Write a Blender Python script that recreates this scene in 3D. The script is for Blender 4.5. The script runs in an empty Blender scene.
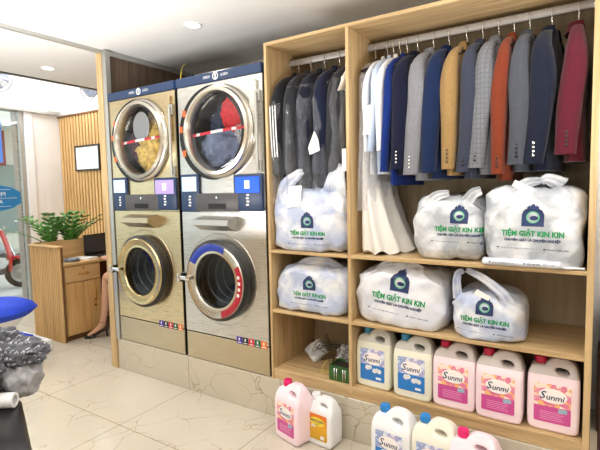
import bpy, bmesh, math, random
from mathutils import Vector, Matrix, noise
from mathutils.bvhtree import BVHTree
R = math.radians; PI = math.pi
col = bpy.context.scene.collection
random.seed(4)
# ------------------------------------------------------------------ materials
def lin(c):
    return tuple(((v/255)/12.92 if v/255 <= .04045 else ((v/255+.055)/1.055)**2.4) for v in c) + (1,)
class NT:
    def __init__(s, name):
        s.m = bpy.data.materials.new(name); s.m.use_nodes = True; s.n = s.m.node_tree.nodes; s.l = s.m.node_tree.links
        s.b = s.n['Principled BSDF']; s.out = s.n['Material Output']
    def node(s, t, **k):
        n = s.n.new(t)
        for a, v in k.items(): setattr(n, a, v)
        return n
    def link(s, a, b): s.l.new(a, b)
    def math(s, op, a, b=0., c=None):
        n = s.node('ShaderNodeMath', operation=op)
        for i, v in enumerate((a, b, c)):
            if v is None: continue
            if isinstance(v, (int, float)): n.inputs[i].default_value = v
            else: s.link(v, n.inputs[i])
        return n.outputs[0]
    def coord(s, scale=(1, 1, 1), kind='Object', loc=(0, 0, 0)):
        tc = s.node('ShaderNodeTexCoord'); mp = s.node('ShaderNodeMapping')
        mp.inputs['Scale'].default_value = scale; mp.inputs['Location'].default_value = loc
        s.link(tc.outputs[kind], mp.inputs[0]); return mp.outputs[0]
    def noise(s, vec, scale=5, detail=4, rough=.5, dist=0):
        n = s.node('ShaderNodeTexNoise'); s.link(vec, n.inputs['Vector'])
        n.inputs['Scale'].default_value = scale; n.inputs['Detail'].default_value = detail
        n.inputs['Roughness'].default_value = rough; n.inputs['Distortion'].default_value = dist
        return n.outputs['Fac']
    def ramp(s, fac, stops, interp='LINEAR'):
        r = s.node('ShaderNodeValToRGB'); cr = r.color_ramp; cr.interpolation = interp
        while len(cr.elements) < len(stops): cr.elements.new(.5)
        for e, (p, c) in zip(cr.elements, stops):
            e.position = p; e.color = lin(c) if len(c) == 3 else c
        s.link(fac, r.inputs[0]); return r.outputs[0]
    def mix(s, fac, a, b):
        n = s.node('ShaderNodeMix', data_type='RGBA')
        for i, v in ((0, fac), (6, a), (7, b)):
            if isinstance(v, (int, float)): n.inputs[i].default_value = v
            elif isinstance(v, tuple): n.inputs[i].default_value = lin(v) if len(v) == 3 else v
            else: s.link(v, n.inputs[i])
        return n.outputs[2]
    def bump(s, h, strength=.3, dist=.01):
        n = s.node('ShaderNodeBump'); n.inputs['Strength'].default_value = strength; n.inputs['Distance'].default_value = dist
        s.link(h, n.inputs['Height']); s.link(n.outputs[0], s.b.inputs['Normal'])
def pm(name, c, rough=.5, metal=0, var=0, vscale=20, bump=0, spec=.5, coat=0, stretch=(1, 1, 1), emit=None, estr=0):
    t = NT(name); t.b.inputs['Roughness'].default_value = rough; t.b.inputs['Metallic'].default_value = metal
    t.b.inputs['Specular IOR Level'].default_value = spec; t.b.inputs['Coat Weight'].default_value = coat
    v = t.coord(stretch); f = t.noise(v, vscale)
    if var:
        dk = tuple(max(0, x*(1-var)) for x in c); lt = tuple(min(255, x*(1+var*.6)) for x in c)
        t.link(t.ramp(f, [(.3, dk), (.7, lt)]), t.b.inputs['Base Color'])
    else: t.b.inputs['Base Color'].default_value = lin(c)
    if bump: t.bump(f, bump, .004)
    if emit: t.b.inputs['Emission Color'].default_value = lin(emit); t.b.inputs['Emission Strength'].default_value = estr
    return t.m
def wood(name, base, dark, axis='z', rough=.45, sc=1.):
    t = NT(name); s = {'x': (1.2, 22, 22), 'y': (22, 1.2, 22), 'z': (22, 22, 1.2)}[axis]
    v = t.coord(tuple(q*sc for q in s)); f = t.noise(v, 1.6, 6, .62, .6)
    f2 = t.noise(t.coord(tuple(q*sc*.22 for q in s)), 2, 3, .5, .8)
    a = t.ramp(f, [(.30, dark), (.55, base), (.8, tuple(min(255, x*1.06) for x in base))])
    t.link(t.mix(t.math('MULTIPLY', f2, .35), a, dark), t.b.inputs['Base Color'])
    t.b.inputs['Roughness'].default_value = rough; t.bump(f, .08, .002)
    return t.m
def steel(name, base, rough=.22, mott=.0, warm=(190, 170, 130)):
    t = NT(name); v = t.coord((1, 1, 60)); f = t.noise(v, 8, 3)
    f2 = t.noise(t.coord((1, 1, 1)), 5, 4, .6)
    c = t.ramp(f, [(.3, tuple(x*.88 for x in base)), (.7, base)])
    c = t.mix(t.math('MULTIPLY', f2, mott), c, warm)
    t.link(c, t.b.inputs['Base Color']); t.b.inputs['Metallic'].default_value = 1
    t.link(t.math('ADD', rough-.06, t.math('MULTIPLY', f, .14)), t.b.inputs['Roughness'])
    t.bump(f2, .05, .02)
    return t.m
def marble(name, base, vein, tile=None, rough=.12, xo=0., yo=0., vertical=False):
    t = NT(name); P = t.coord(); 
    w = t.noise(P, 1.3, 5, .6); 
    nv = t.node('ShaderNodeTexNoise'); t.link(P, nv.inputs['Vector']); nv.inputs['Scale'].default_value = 2.2; nv.inputs['Detail'].default_value = 5
    add = t.node('ShaderNodeMixRGB', blend_type='ADD'); add.inputs[0].default_value = .55; t.link(P, add.inputs[1]); t.link(nv.outputs['Color'], add.inputs[2])
    vo = t.node('ShaderNodeTexVoronoi', feature='DISTANCE_TO_EDGE'); vo.inputs['Scale'].default_value = 3.6; t.link(add.outputs[0], vo.inputs['Vector'])
    line = t.math('SUBTRACT', 1., t.math('SMOOTH_MIN', t.math('MULTIPLY', vo.outputs['Distance'], 60.), 1., .3))
    gate = t.ramp(t.noise(P, 2.1, 3), [(.44, (0, 0, 0)), (.56, (255, 255, 255))])
    line = t.math('MULTIPLY', t.math('MAXIMUM', line, 0.), gate)
    c0 = t.ramp(w, [(.3, tuple(x*.94 for x in base)), (.7, base)])
    cc = t.mix(t.math('MULTIPLY', line, .6), c0, vein)
    if tile:
        sx = t.node('ShaderNodeSeparateXYZ'); t.link(P, sx.inputs[0]); g = None
        for o, off in (((sx.outputs[0], xo),) if vertical else ((sx.outputs[0], xo), (sx.outputs[1], yo))):
            fr = t.math('FRACT', t.math('DIVIDE', t.math('ADD', o, 80*tile - off), tile))
            e = t.math('MINIMUM', fr, t.math('SUBTRACT', 1., fr)); q = t.math('LESS_THAN', e, .0022/tile)
            g = q if g is None else t.math('MAXIMUM', g, q)
        cc = t.mix(g, cc, (140, 122, 98))
    t.link(cc, t.b.inputs['Base Color']); t.b.inputs['Roughness'].default_value = rough
    return t.m
def filmm(name, tint=(235, 238, 245), fac=.10, rough=.12, white=0.03, painted_glint=.14):
    t = NT(name); tr = t.node('ShaderNodeBsdfTransparent'); gl = t.node('ShaderNodeBsdfGlossy'); gl.inputs['Roughness'].default_value = rough
    gl.inputs['Color'].default_value = lin(tint); df = t.node('ShaderNodeBsdfDiffuse'); df.inputs['Color'].default_value = lin(tint)
    f = t.noise(t.coord((1, 1, .6)), 26, 5, .6, 1.5); bp = t.node('ShaderNodeBump'); bp.inputs['Strength'].default_value = .9; bp.inputs['Distance'].default_value = .02
    t.link(f, bp.inputs['Height']); t.link(bp.outputs[0], gl.inputs['Normal'])
    lw = t.node('ShaderNodeLayerWeight'); lw.inputs[0].default_value = .25; 
    m1 = t.node('ShaderNodeMixShader'); t.link(t.math('ADD', fac, t.math('MULTIPLY', lw.outputs['Facing'], .25)), m1.inputs[0]); t.link(tr.outputs[0], m1.inputs[1]); t.link(gl.outputs[0], m1.inputs[2])
    st_ = t.ramp(t.noise(t.coord((1.6, 1.6, .55)), 15, 5, .65, 2.2), [(.55, (0, 0, 0)), (.60, (90, 90, 90)), (.66, (255, 255, 255))])  # diffuse white painted on as wrinkle highlights of the film
    m2 = t.node('ShaderNodeMixShader'); t.link(t.math('ADD', white, t.math('MULTIPLY', st_, painted_glint)), m2.inputs[0]); t.link(m1.outputs[0], m2.inputs[1]); t.link(df.outputs[0], m2.inputs[2])
    t.link(m2.outputs[0], t.out.inputs[0]); return t.m
def glassm(name, tint=(240, 248, 248), fac=.06, rough=.02):
    t = NT(name); tr = t.node('ShaderNodeBsdfTransparent'); tr.inputs[0].default_value = lin(tint); gl = t.node('ShaderNodeBsdfGlossy'); gl.inputs['Roughness'].default_value = rough
    fr = t.node('ShaderNodeLayerWeight'); fr.inputs[0].default_value = .5
    m1 = t.node('ShaderNodeMixShader'); t.link(t.math('ADD', fac+.035, t.math('MULTIPLY', t.math('POWER', fr.outputs['Facing'], 5.), .8)), m1.inputs[0]); t.link(tr.outputs[0], m1.inputs[1]); t.link(gl.outputs[0], m1.inputs[2])
    t.link(m1.outputs[0], t.out.inputs[0]); return t.m
def fabric(name, c, weave=0, check=False, var=.12):
    t = NT(name); P = t.coord(); f = t.noise(P, 260, 2, .6)
    cc = t.ramp(f, [(.3, tuple(x*(1-var) for x in c)), (.7, tuple(min(255, x*(1+var*.7)) for x in c))])
    if check:
        sx = t.node('ShaderNodeSeparateXYZ'); t.link(P, sx.inputs[0])
        a = t.math('LESS_THAN', t.math('FRACT', t.math('MULTIPLY', sx.outputs[0], 60.)), .18)
        b = t.math('LESS_THAN', t.math('FRACT', t.math('MULTIPLY', sx.outputs[2], 45.)), .14)
        cc = t.mix(t.math('MULTIPLY', t.math('MAXIMUM', a, b), .45), cc, tuple(x*.6 for x in c))
    t.link(cc, t.b.inputs['Base Color']); t.b.inputs['Roughness'].default_value = .92
    t.b.inputs['Specular IOR Level'].default_value = .2; t.b.inputs['Sheen Weight'].default_value = .12
    t.bump(t.noise(P, 14, 3), .35, .02); return t.m
OAK = (210, 180, 134); OAKD = (172, 140, 96)
M = dict(
 oak_v=wood('oak_vertical', OAK, OAKD, 'z'), oak_h=wood('oak_horizontal', OAK, OAKD, 'x'), oak_y=wood('oak_depth', OAK, OAKD, 'y'),
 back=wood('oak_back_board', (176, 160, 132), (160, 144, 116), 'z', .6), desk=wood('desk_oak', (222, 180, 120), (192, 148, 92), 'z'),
 desk_y=wood('desk_oak_top', (224, 188, 134), (198, 158, 104), 'y'), slat=wood('slat_oak', (224, 184, 124), (190, 148, 90), 'z', .5),
 slatback=pm('slat_backing', (112, 78, 46), .8), brown=wood('brown_board', (112, 92, 76), (84, 68, 56), 'z', .5),
 steel=steel('stainless_panel', (222, 221, 218), .28, .12), steelw=steel('stainless_painted_reflection', (224, 208, 174), .28, .45, (214, 186, 130)),  # yellowish reflections mixed into the panel steel colour, stronger in the warm copy
 steelm=steel('stainless_kick', (214, 204, 182), .36, .8, (196, 178, 142)),
 chrome=pm('chrome', (225, 225, 225), .08, 1), ring=pm('ring_metal', (206, 200, 188), .27, 1), gold=pm('ring_champagne', (200, 182, 140), .22, 1),
 black=pm('black_plastic', (18, 18, 20), .35), rubber=pm('black_rubber', (10, 10, 11), .6), drum=pm('drum_dark', (46, 46, 50), .4, .3),
 navy=pm('blue_band', (32, 54, 90), .35), greybox=pm('drawer_grey', (84, 82, 84), .4, .3), white=pm('white_plastic', (240, 240, 240), .35),
 wall=pm('white_wall_paint', (242, 240, 238), .7, var=.02, vscale=3), ceil=pm('ceiling_paint', (226, 224, 220), .75), soffit=pm('soffit_paint', (222, 214, 208), .75),
 cream=pm('cream_wall_paint', (214, 202, 182), .7), trim=pm('aluminium_trim', (186, 186, 182), .35, .7), darkmetal=pm('dark_metal', (66, 68, 68), .35, .7),
 floor=marble('marble_floor', (208, 199, 182), (146, 112, 78), .8, .07, -2.4, -.57), plinth=marble('marble_plinth', (206, 196, 176), (130, 98, 66), .8, .2, -2.4, vertical=True),
 film=filmm('plastic_film', tint=(210, 214, 222), fac=.09, rough=.14, white=.015), film2=filmm('plastic_film_hazy', white=.16, fac=.14), glass=glassm('window_glass'), dglass=glassm('door_glass', (236, 238, 240), .0),
 dkglass=glassm('washer_glass', (130, 134, 142), .0),
 paper=pm('white_paper', (244, 244, 242), .8), granite=pm('granite', (168, 156, 150), .4, var=.35, vscale=55), 
 green=pm('print_green', (22, 150, 84), .5), ink=pm('print_navy', (30, 50, 96), .5), inkg=pm('print_light_green', (110, 190, 150), .5), inkl=pm('print_faded', (150, 165, 215), .5),
 brass=pm('brass', (205, 160, 80), .2, 1), leaf=pm('leaf_green', (74, 134, 56), .35, var=.35, vscale=9), stem=pm('stem_green', (90, 140, 62), .5),
 leather=pm('black_leather', (22, 22, 25), .28, bump=.15, vscale=60), blue=pm('royal_blue_cloth', (12, 62, 200), .7, var=.08), skin=pm('skin', (206, 160, 132), .5),
 hair=pm('dark_hair', (28, 20, 18), .5), capb=pm('cap_blue', (36, 132, 206), .35), capbt=pm('cap_teal_blue', (60, 150, 196), .35), capp=pm('cap_pink', (226, 30, 110), .35), capr=pm('cap_crimson', (196, 26, 68), .35),
 redp=pm('red_paint', (190, 30, 36), .3), redcloth=pm('red_towel', (196, 22, 34), .9, var=.15, vscale=60, bump=.4), concrete=pm('pavement', (196, 192, 186), .85, var=.08, vscale=6))
def plasticbottle(name, c):
    t = NT(name); t.b.inputs['Base Color'].default_value = lin(c); t.b.inputs['Roughness'].default_value = .32
    t.b.inputs['Subsurface Weight'].default_value = .15; t.b.inputs['Subsurface Radius'].default_value = (.03, .03, .03); t.bump(t.noise(t.coord(), 12, 2), .12, .01); return t.m
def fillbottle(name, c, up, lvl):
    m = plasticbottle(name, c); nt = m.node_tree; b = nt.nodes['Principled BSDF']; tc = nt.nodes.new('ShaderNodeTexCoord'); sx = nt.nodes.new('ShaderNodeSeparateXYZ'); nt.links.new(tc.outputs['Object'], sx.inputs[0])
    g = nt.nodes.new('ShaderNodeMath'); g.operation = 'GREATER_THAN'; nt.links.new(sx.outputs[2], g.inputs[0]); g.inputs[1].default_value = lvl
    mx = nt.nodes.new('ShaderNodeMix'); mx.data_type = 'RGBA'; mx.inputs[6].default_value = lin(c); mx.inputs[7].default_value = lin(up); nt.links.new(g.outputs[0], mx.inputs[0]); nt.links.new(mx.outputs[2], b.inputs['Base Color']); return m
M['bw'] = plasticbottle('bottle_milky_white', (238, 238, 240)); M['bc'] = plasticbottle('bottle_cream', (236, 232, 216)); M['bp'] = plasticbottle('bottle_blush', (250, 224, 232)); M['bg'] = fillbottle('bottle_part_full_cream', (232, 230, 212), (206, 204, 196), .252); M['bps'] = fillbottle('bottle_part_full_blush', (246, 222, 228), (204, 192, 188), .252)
def bagmat(name, cont, amt):
    t = NT(name); f = t.noise(t.coord((1, 1, 1.4)), 7, 3, .5, .6)
    c = t.ramp(f, [(.36, (236, 237, 241)), (.60, cont)]); t.link(t.mix(amt, (236, 237, 240), c), t.b.inputs['Base Color'])
    t.b.inputs['Roughness'].default_value = .3; t.b.inputs['Specular IOR Level'].default_value = .5
    t.b.inputs['Subsurface Weight'].default_value = .1; t.b.inputs['Subsurface Radius'].default_value = (.02, .02, .02)
    t.bump(t.noise(t.coord((1, 1, .7)), 30, 4, .6, 1.2), .35, .012); return t.m
M['bagw'] = bagmat('bag_white', (206, 208, 222), .7); M['bagb'] = bagmat('bag_bluish', (176, 188, 218), .9); M['bagg'] = bagmat('bag_greyish', (164, 170, 178), .9)
def labelmat(name, lower, flowers, split):
    t = NT(name); tc = t.node('ShaderNodeTexCoord'); mp = t.node('ShaderNodeMapping'); t.link(tc.outputs['Object'], mp.inputs[0])
    mp.inputs['Scale'].default_value = (1/.144, 1, 1/.176); mp.inputs['Location'].default_value = (.5, 0, -.0436/.176)
    sx = t.node('ShaderNodeSeparateXYZ'); t.link(mp.outputs[0], sx.inputs[0])
    vo = t.node('ShaderNodeTexVoronoi'); vo.inputs['Scale'].default_value = 46; t.link(tc.outputs['Object'], vo.inputs['Vector'])
    hs = t.node('ShaderNodeSeparateColor'); t.link(vo.outputs['Color'], hs.inputs[0])
    fc = t.ramp(hs.outputs[0], flowers, 'CONSTANT'); ctr = t.math('LESS_THAN', vo.outputs['Distance'], .22)
    fc = t.mix(t.math('MULTIPLY', ctr, .5), fc, (255, 240, 200))
    dx = t.math('POWER', t.math('ABSOLUTE', t.math('MULTIPLY', t.math('SUBTRACT', sx.outputs[0], .5), 2.6)), 2.)
    dz = t.math('POWER', t.math('ABSOLUTE', t.math('MULTIPLY', t.math('SUBTRACT', sx.outputs[2], .70), 5.2)), 2.)
    fc = t.mix(t.math('LESS_THAN', t.math('ADD', dx, dz), 1.), fc, (250, 242, 240))
    t.link(t.mix(t.math('LESS_THAN', sx.outputs[2], split), fc, lower), t.b.inputs['Base Color'])
    t.b.inputs['Roughness'].default_value = .35; return t.m
M['lp'] = labelmat('label_pink', (206, 78, 150), [(0, (232, 130, 160)), (.3, (246, 190, 120)), (.6, (236, 150, 180)), (.85, (250, 226, 214))], .42)
M['lb'] = labelmat('label_blue', (40, 122, 200), [(0, (176, 170, 214)), (.35, (206, 216, 236)), (.7, (150, 168, 214)), (.9, (235, 230, 240))], .50)
def ly():
    t = NT('label_yellow'); sx = t.node('ShaderNodeSeparateXYZ'); t.link(t.coord((1, 1, 1/.132), loc=(0, 0, -.29)), sx.inputs[0])
    t.link(t.ramp(sx.outputs[2], [(0, (206, 160, 30)), (.5, (238, 176, 40)), (1, (232, 120, 30))]), t.b.inputs['Base Color']); return t.m
M['ly'] = ly()
# ------------------------------------------------------------------ object helpers
def tag(o, label=None, cat=None, group=None, kind=None):
    if label: o['label'] = label
    if cat: o['category'] = cat
    if group: o['group'] = group
    if kind: o['kind'] = kind
    return o
def empty(name, loc, label, cat, group=None, rz=0):
    o = bpy.data.objects.new(name, None); col.objects.link(o); o.location = loc; o.rotation_euler = (0, 0, rz); o.empty_display_size = .05
    return tag(o, label, cat, group)
def link(name, me, mat, parent=None, smooth=False):
    o = bpy.data.objects.new(name, me); col.objects.link(o)
    if mat:
        for m in (mat if isinstance(mat, (list, tuple)) else [mat]): me.materials.append(m)
    if smooth:
        for p in me.polygons: p.use_smooth = True
    if parent: o.parent = parent
    return o
def mk(name, bm, mat, parent=None, smooth=False, angle=None):
    bmesh.ops.recalc_face_normals(bm, faces=bm.faces[:])
    me = bpy.data.meshes.new(name); bm.to_mesh(me); bm.free()
    o = link(name, me, mat, parent, smooth)
    if angle is not None:
        try: me.set_sharp_from_angle(angle=R(angle))
        except Exception: pass
    return o
def box(bm, x0, x1, y0, y1, z0, z1, bev=0., seg=1, mat=None):
    g = bmesh.ops.create_cube(bm, size=1); vs = g['verts']
    for v in vs: v.co = Vector(((x0+x1)/2+v.co.x*(x1-x0), (y0+y1)/2+v.co.y*(y1-y0), (z0+z1)/2+v.co.z*(z1-z0)))
    fs = list({f for v in vs for f in v.link_faces})
    if bev:
        es = list({e for v in vs for e in v.link_edges}); r = bmesh.ops.bevel(bm, geom=es, offset=bev, segments=seg, affect='EDGES', profile=.5)
        fs = r['faces']+[f for f in fs if f.is_valid]
    return fs
def mbox(name, b, mat, parent=None, bev=0., seg=1):
    bm = bmesh.new(); box(bm, *b, bev=bev, seg=seg); return mk(name, bm, mat, parent, smooth=seg > 1, angle=35)
def loft(bm, rings, cap=True, closed=True):
    vr = [[bm.verts.new(p) for p in r] for r in rings]; n = len(vr[0])
    for a, b in zip(vr, vr[1:]):
        for i in range(n if closed else n-1): bm.faces.new((a[i], a[(i+1) % n], b[(i+1) % n], b[i]))
    if cap and closed: bm.faces.new(vr[0][::-1]); bm.faces.new(vr[-1])
    return vr
def tube(bm, pts, r, n=8, cap=True):
    pts = [Vector(p) for p in pts]; rs = r if isinstance(r, (list, tuple)) else [r]*len(pts); rings = []; up = None
    for i, p in enumerate(pts):
        t = (pts[min(i+1, len(pts)-1)]-pts[max(i-1, 0)]).normalized()
        if up is None: up = t.orthogonal().normalized()
        up = (up - t*up.dot(t)); up = up.normalized() if up.length > 1e-5 else t.orthogonal().normalized(); s = t.cross(up)
        rings.append([p+(up*math.cos(2*PI*k/n)+s*math.sin(2*PI*k/n))*rs[i] for k in range(n)])
    loft(bm, rings, cap)
def smoothpath(pts, n=6):
    pts = [Vector(p) for p in pts]; out = []
    for i in range(len(pts)-1):
        a = pts[max(i-1, 0)]; b = pts[i]; c = pts[i+1]; d = pts[min(i+2, len(pts)-1)]
        for k in range(n):
            t = k/n; out.append(.5*((2*b)+(c-a)*t+(2*a-5*b+4*c-d)*t*t+(3*b-a-3*c+d)*t**3))
    return out+[pts[-1]]
def lathe(bm, prof, n=48, axis='y', c=(0, 0, 0), cap=False):   # prof: (r, h) along axis
    rings = []
    for r, h in prof:
        ring = []
        for k in range(n):
            a = 2*PI*k/n; u, v = r*math.cos(a), r*math.sin(a)
            p = (u, h, v) if axis == 'y' else ((u, v, h) if axis == 'z' else (h, u, v)); ring.append(Vector(c)+Vector(p))
        rings.append(ring)
    loft(bm, rings, cap)
def cutcurve(name, loops, ext, bev=0., res=4, bres=3):
    cu = bpy.data.curves.new(name, 'CURVE'); cu.dimensions = '2D'; cu.fill_mode = 'BOTH'; cu.extrude = ext; cu.bevel_depth = bev; cu.bevel_resolution = bres
    for L in loops:
        s = cu.splines.new('POLY'); s.points.add(len(L)-1); s.use_cyclic_u = True
        for p, q in zip(s.points, L): p.co = (q[0], q[1], 0, 1)
    o = bpy.data.objects.new(name, cu); col.objects.link(o); dg = bpy.context.evaluated_depsgraph_get()
    me = bpy.data.meshes.new_from_object(o.evaluated_get(dg)); bpy.data.objects.remove(o); bpy.data.curves.remove(cu)
    return me
def textmesh(s, size, bold=.0, align='CENTER', ext=0.):
    cu = bpy.data.curves.new('t', 'FONT'); cu.body = s; cu.size = size; cu.align_x = align; cu.align_y = 'CENTER'; cu.offset = bold; cu.resolution_u = 2; cu.extrude = ext
    o = bpy.data.objects.new('t', cu); col.objects.link(o); dg = bpy.context.evaluated_depsgraph_get()
    me = bpy.data.meshes.new_from_object(o.evaluated_get(dg)); bpy.data.objects.remove(o); bpy.data.curves.remove(cu)
    return me
def flat_text(name, s, size, mat, parent, loc, bold=0., shear=0., rot=0., axis='y', width=None):
    me = textmesh(s, size, bold)
    xs = [v.co.x for v in me.vertices]; k = 1
    if width and xs: k = width/(max(xs)-min(xs))
    for v in me.vertices:
        x, y = v.co.x*k, v.co.y; x += shear*y; x, y = x*math.cos(rot)-y*math.sin(rot), x*math.sin(rot)+y*math.cos(rot)
        v.co = (loc[0]+x, loc[1], loc[2]+y) if axis == 'y' else (loc[0], loc[1]+x, loc[2]+y)
    return link(name, me, mat, parent)
def rounded(x0, x1, y0, y1, r, n=5):
    out = []
    for cx, cy, a0 in ((x1-r, y1-r, 0), (x0+r, y1-r, 90), (x0+r, y0+r, 180), (x1-r, y0+r, 270)):
        for k in range(n+1): a = R(a0+90*k/n); out.append((cx+r*math.cos(a), cy+r*math.sin(a)))
    return out
# ------------------------------------------------------------------ camera
cam = bpy.data.objects.new('camera', bpy.data.cameras.new('camera')); col.objects.link(cam)
fw = Vector((-0.54365676, 0.83554558, -0.07937826)); rt = Vector((0.83889755, 0.54391159, -0.02027504)); upv = Vector((-0.02623404, 0.07761289, 0.99663836))
mt = Matrix((rt, upv, -fw)).transposed().to_4x4(); mt.translation = (0, -2.2, 1.411); cam.matrix_world = mt
cam.data.sensor_width = 36; cam.data.lens = 456.744/600*36; cam.data.clip_start = .02
bpy.context.scene.camera = cam
# ------------------------------------------------------------------ setting
def struct(name, b, mat, bev=0): return tag(mbox(name, b, mat, bev=bev), kind='structure')
struct('floor', (-6.2, 3.0, -4.6, 1.4, -.1, 0), M['floor'])
struct('ceiling', (-4.47, 3.0, -4.6, 1.4, 2.5, 2.6), M['ceil'])
struct('ceiling_high', (-6.2, -4.47, -4.6, 1.4, 3.15, 3.25), M['wall'])
struct('trim_1', (-4.53, -4.47, -4.5, 1.28, 2.5, 3.15), M['soffit'])
struct('trim_2', (-3.235, -3.205, -4.5, -.0, 2.475, 2.5), M['trim'])
struct('trim_3', (-4.49, -4.45, -4.5, 1.28, 2.49, 2.5), M['darkmetal'])
struct('wall_back', (-1.66, 3.0, .525, .95, 0, 2.27), M['wall'])
struct('wall_back_upper', (-3.2, 3.0, .95, 1.0, 0, 2.5), M['ceil'])
struct('wall_right', (3.0, 3.1, -4.6, 1.4, 0, 2.6), M['cream'])
struct('wall_front', (-6.2, 3.1, -4.7, -4.6, 0, 3.25), M['cream'])
struct('wall_lobby_back', (-6.2, -3.29, 1.28, 1.4, 0, 3.25), M['wall'])
struct('wall_left', (-6.1, -6.0, .86, 1.28, 0, 3.15), M['wall'])
struct('wall_left_upper', (-6.1, -6.0, -4.6, .86, 2.47, 3.15), M['wall'])
struct('trim_4', (-6.12, -5.93, -4.5, 1.2, 2.43, 2.47), M['trim'])
struct('trim_5', (-6.1, -5.97, .77, .86, 0, 2.43), M['white'])
# niche panel left of machines (its front edge is an oak strip and a steel angle)
bm = bmesh.new(); box(bm, -3.265, -3.205, .012, 1.28, 0, 2.498)
np_ = tag(mk('wall_niche_panel', bm, M['brown']), kind='structure')
bm = bmesh.new()
for i in range(10): box(bm, -3.205, -3.199, .05+i*.09, .135+i*.09, .3, 2.495, .001)
tag(mk('trim_6', bm, M['brown']), kind='structure')
struct('trim_7', (-3.275, -3.207, -.012, .012, .0, 2.5), M['oak_v'])
struct('trim_8', (-3.206, -3.16, -.008, .03, .24, 2.49), M['trim'])
struct('trim_9', (-3.2, -3.18, .03, .9, 2.46, 2.495), M['trim'])
tag(mbox('trim_plinth', (-3.205, .03, 0, .95, 0, .243), M['plinth'], bev=.003), kind='structure')
# slatted wall
bm = bmesh.new(); box(bm, -6.0, -3.3, 1.245, 1.28, 0, 2.40); box(bm, -6.0, -3.3, 1.2, 1.28, 2.40, 2.42)
tag(mk('wall_slat_backing', bm, M['slatback']), kind='structure')
bm = bmesh.new(); x = -5.99
while x < -3.35: box(bm, x, x+.045, 1.215, 1.25, 0, 2.40, .003); x += .066
tag(mk('wall_slats', bm, M['slat']), kind='structure')
# storefront glazing
wf = bmesh.new()
for y in (-4.5, -3.2, -1.9, -.6, .72): box(wf, -6.05, -6.0, y, y+.045, 0, 2.43)
box(wf, -6.06, -5.99, -4.5, .77, 0, .06); tag(mk('window_1', wf, M['trim']), kind='structure')
tag(mbox('window_2', (-6.03, -6.022, -4.5, .77, .06, 2.43), M['glass']), kind='structure')
struct('wall_warm_reflector', (-6.0, -2.6, -4.6, -4.57, 0, 2.5), M['slat'])  # unseen wood panel added for warm reflections in the machine steel
# ------------------------------------------------------------------ outdoors
struct('ground_street', (-30, -6.2, -14, 16, -.25, -.15), M['concrete'])
struct('floor_entrance_step', (-6.9, -6.2, -4.6, 1.4, -.15, -.02), M['granite'])
c = tag(mbox('granite_column', (-6.42, -6.3, .82, 1.02, -.02, 3.0), M['granite']), 'speckled grey granite column outside the shop glass', 'column')
fb = empty('shop_building', (-14, 2.6, -.15), 'pale building across the street seen through the shop glass', 'building')
for nm, b, mt_ in (('wall', (-1, 0, -7, 9, 0, 9), pm('facade', (214, 210, 196), .8)), ('canopy', (0, 1.2, -7, 9, 3.35, 3.5), M['white'])):
    mbox(nm, b, mt_, fb)
for k in range(6):
    w = mbox('window', (.01, .06, -6+k*2.4, -4.6+k*2.4, .5, 2.4), pm('pane', (120, 140, 135), .2), fb)
sb = empty('shop_sign', (-13.7, 1.5, 2.3), 'maroon shop sign with white letters across the street', 'sign')
mbox('board', (0, .12, 0, 2.5, -.1, .85), pm('maroon', (120, 34, 44), .5), sb)
flat_text('lettering', 'GIA TRƯỜNG', .22, M['white'], sb, (.13, 1.35, .1), axis='x')
bb = empty('blue_banner', (-11.5, 2.63, 2.15), 'small blue banner with a white emblem hanging outside', 'banner')
mbox('cloth', (0, .02, 0, .35, 0, 1.0), pm('banner_blue', (40, 120, 215), .6), bb)
bm = bmesh.new(); lathe(bm, [(.001, .022), (.1, .022), (.1, .026), (.001, .026)], 20, 'x', (0, .17, .55)); mk('emblem', bm, M['white'], bb)
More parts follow.
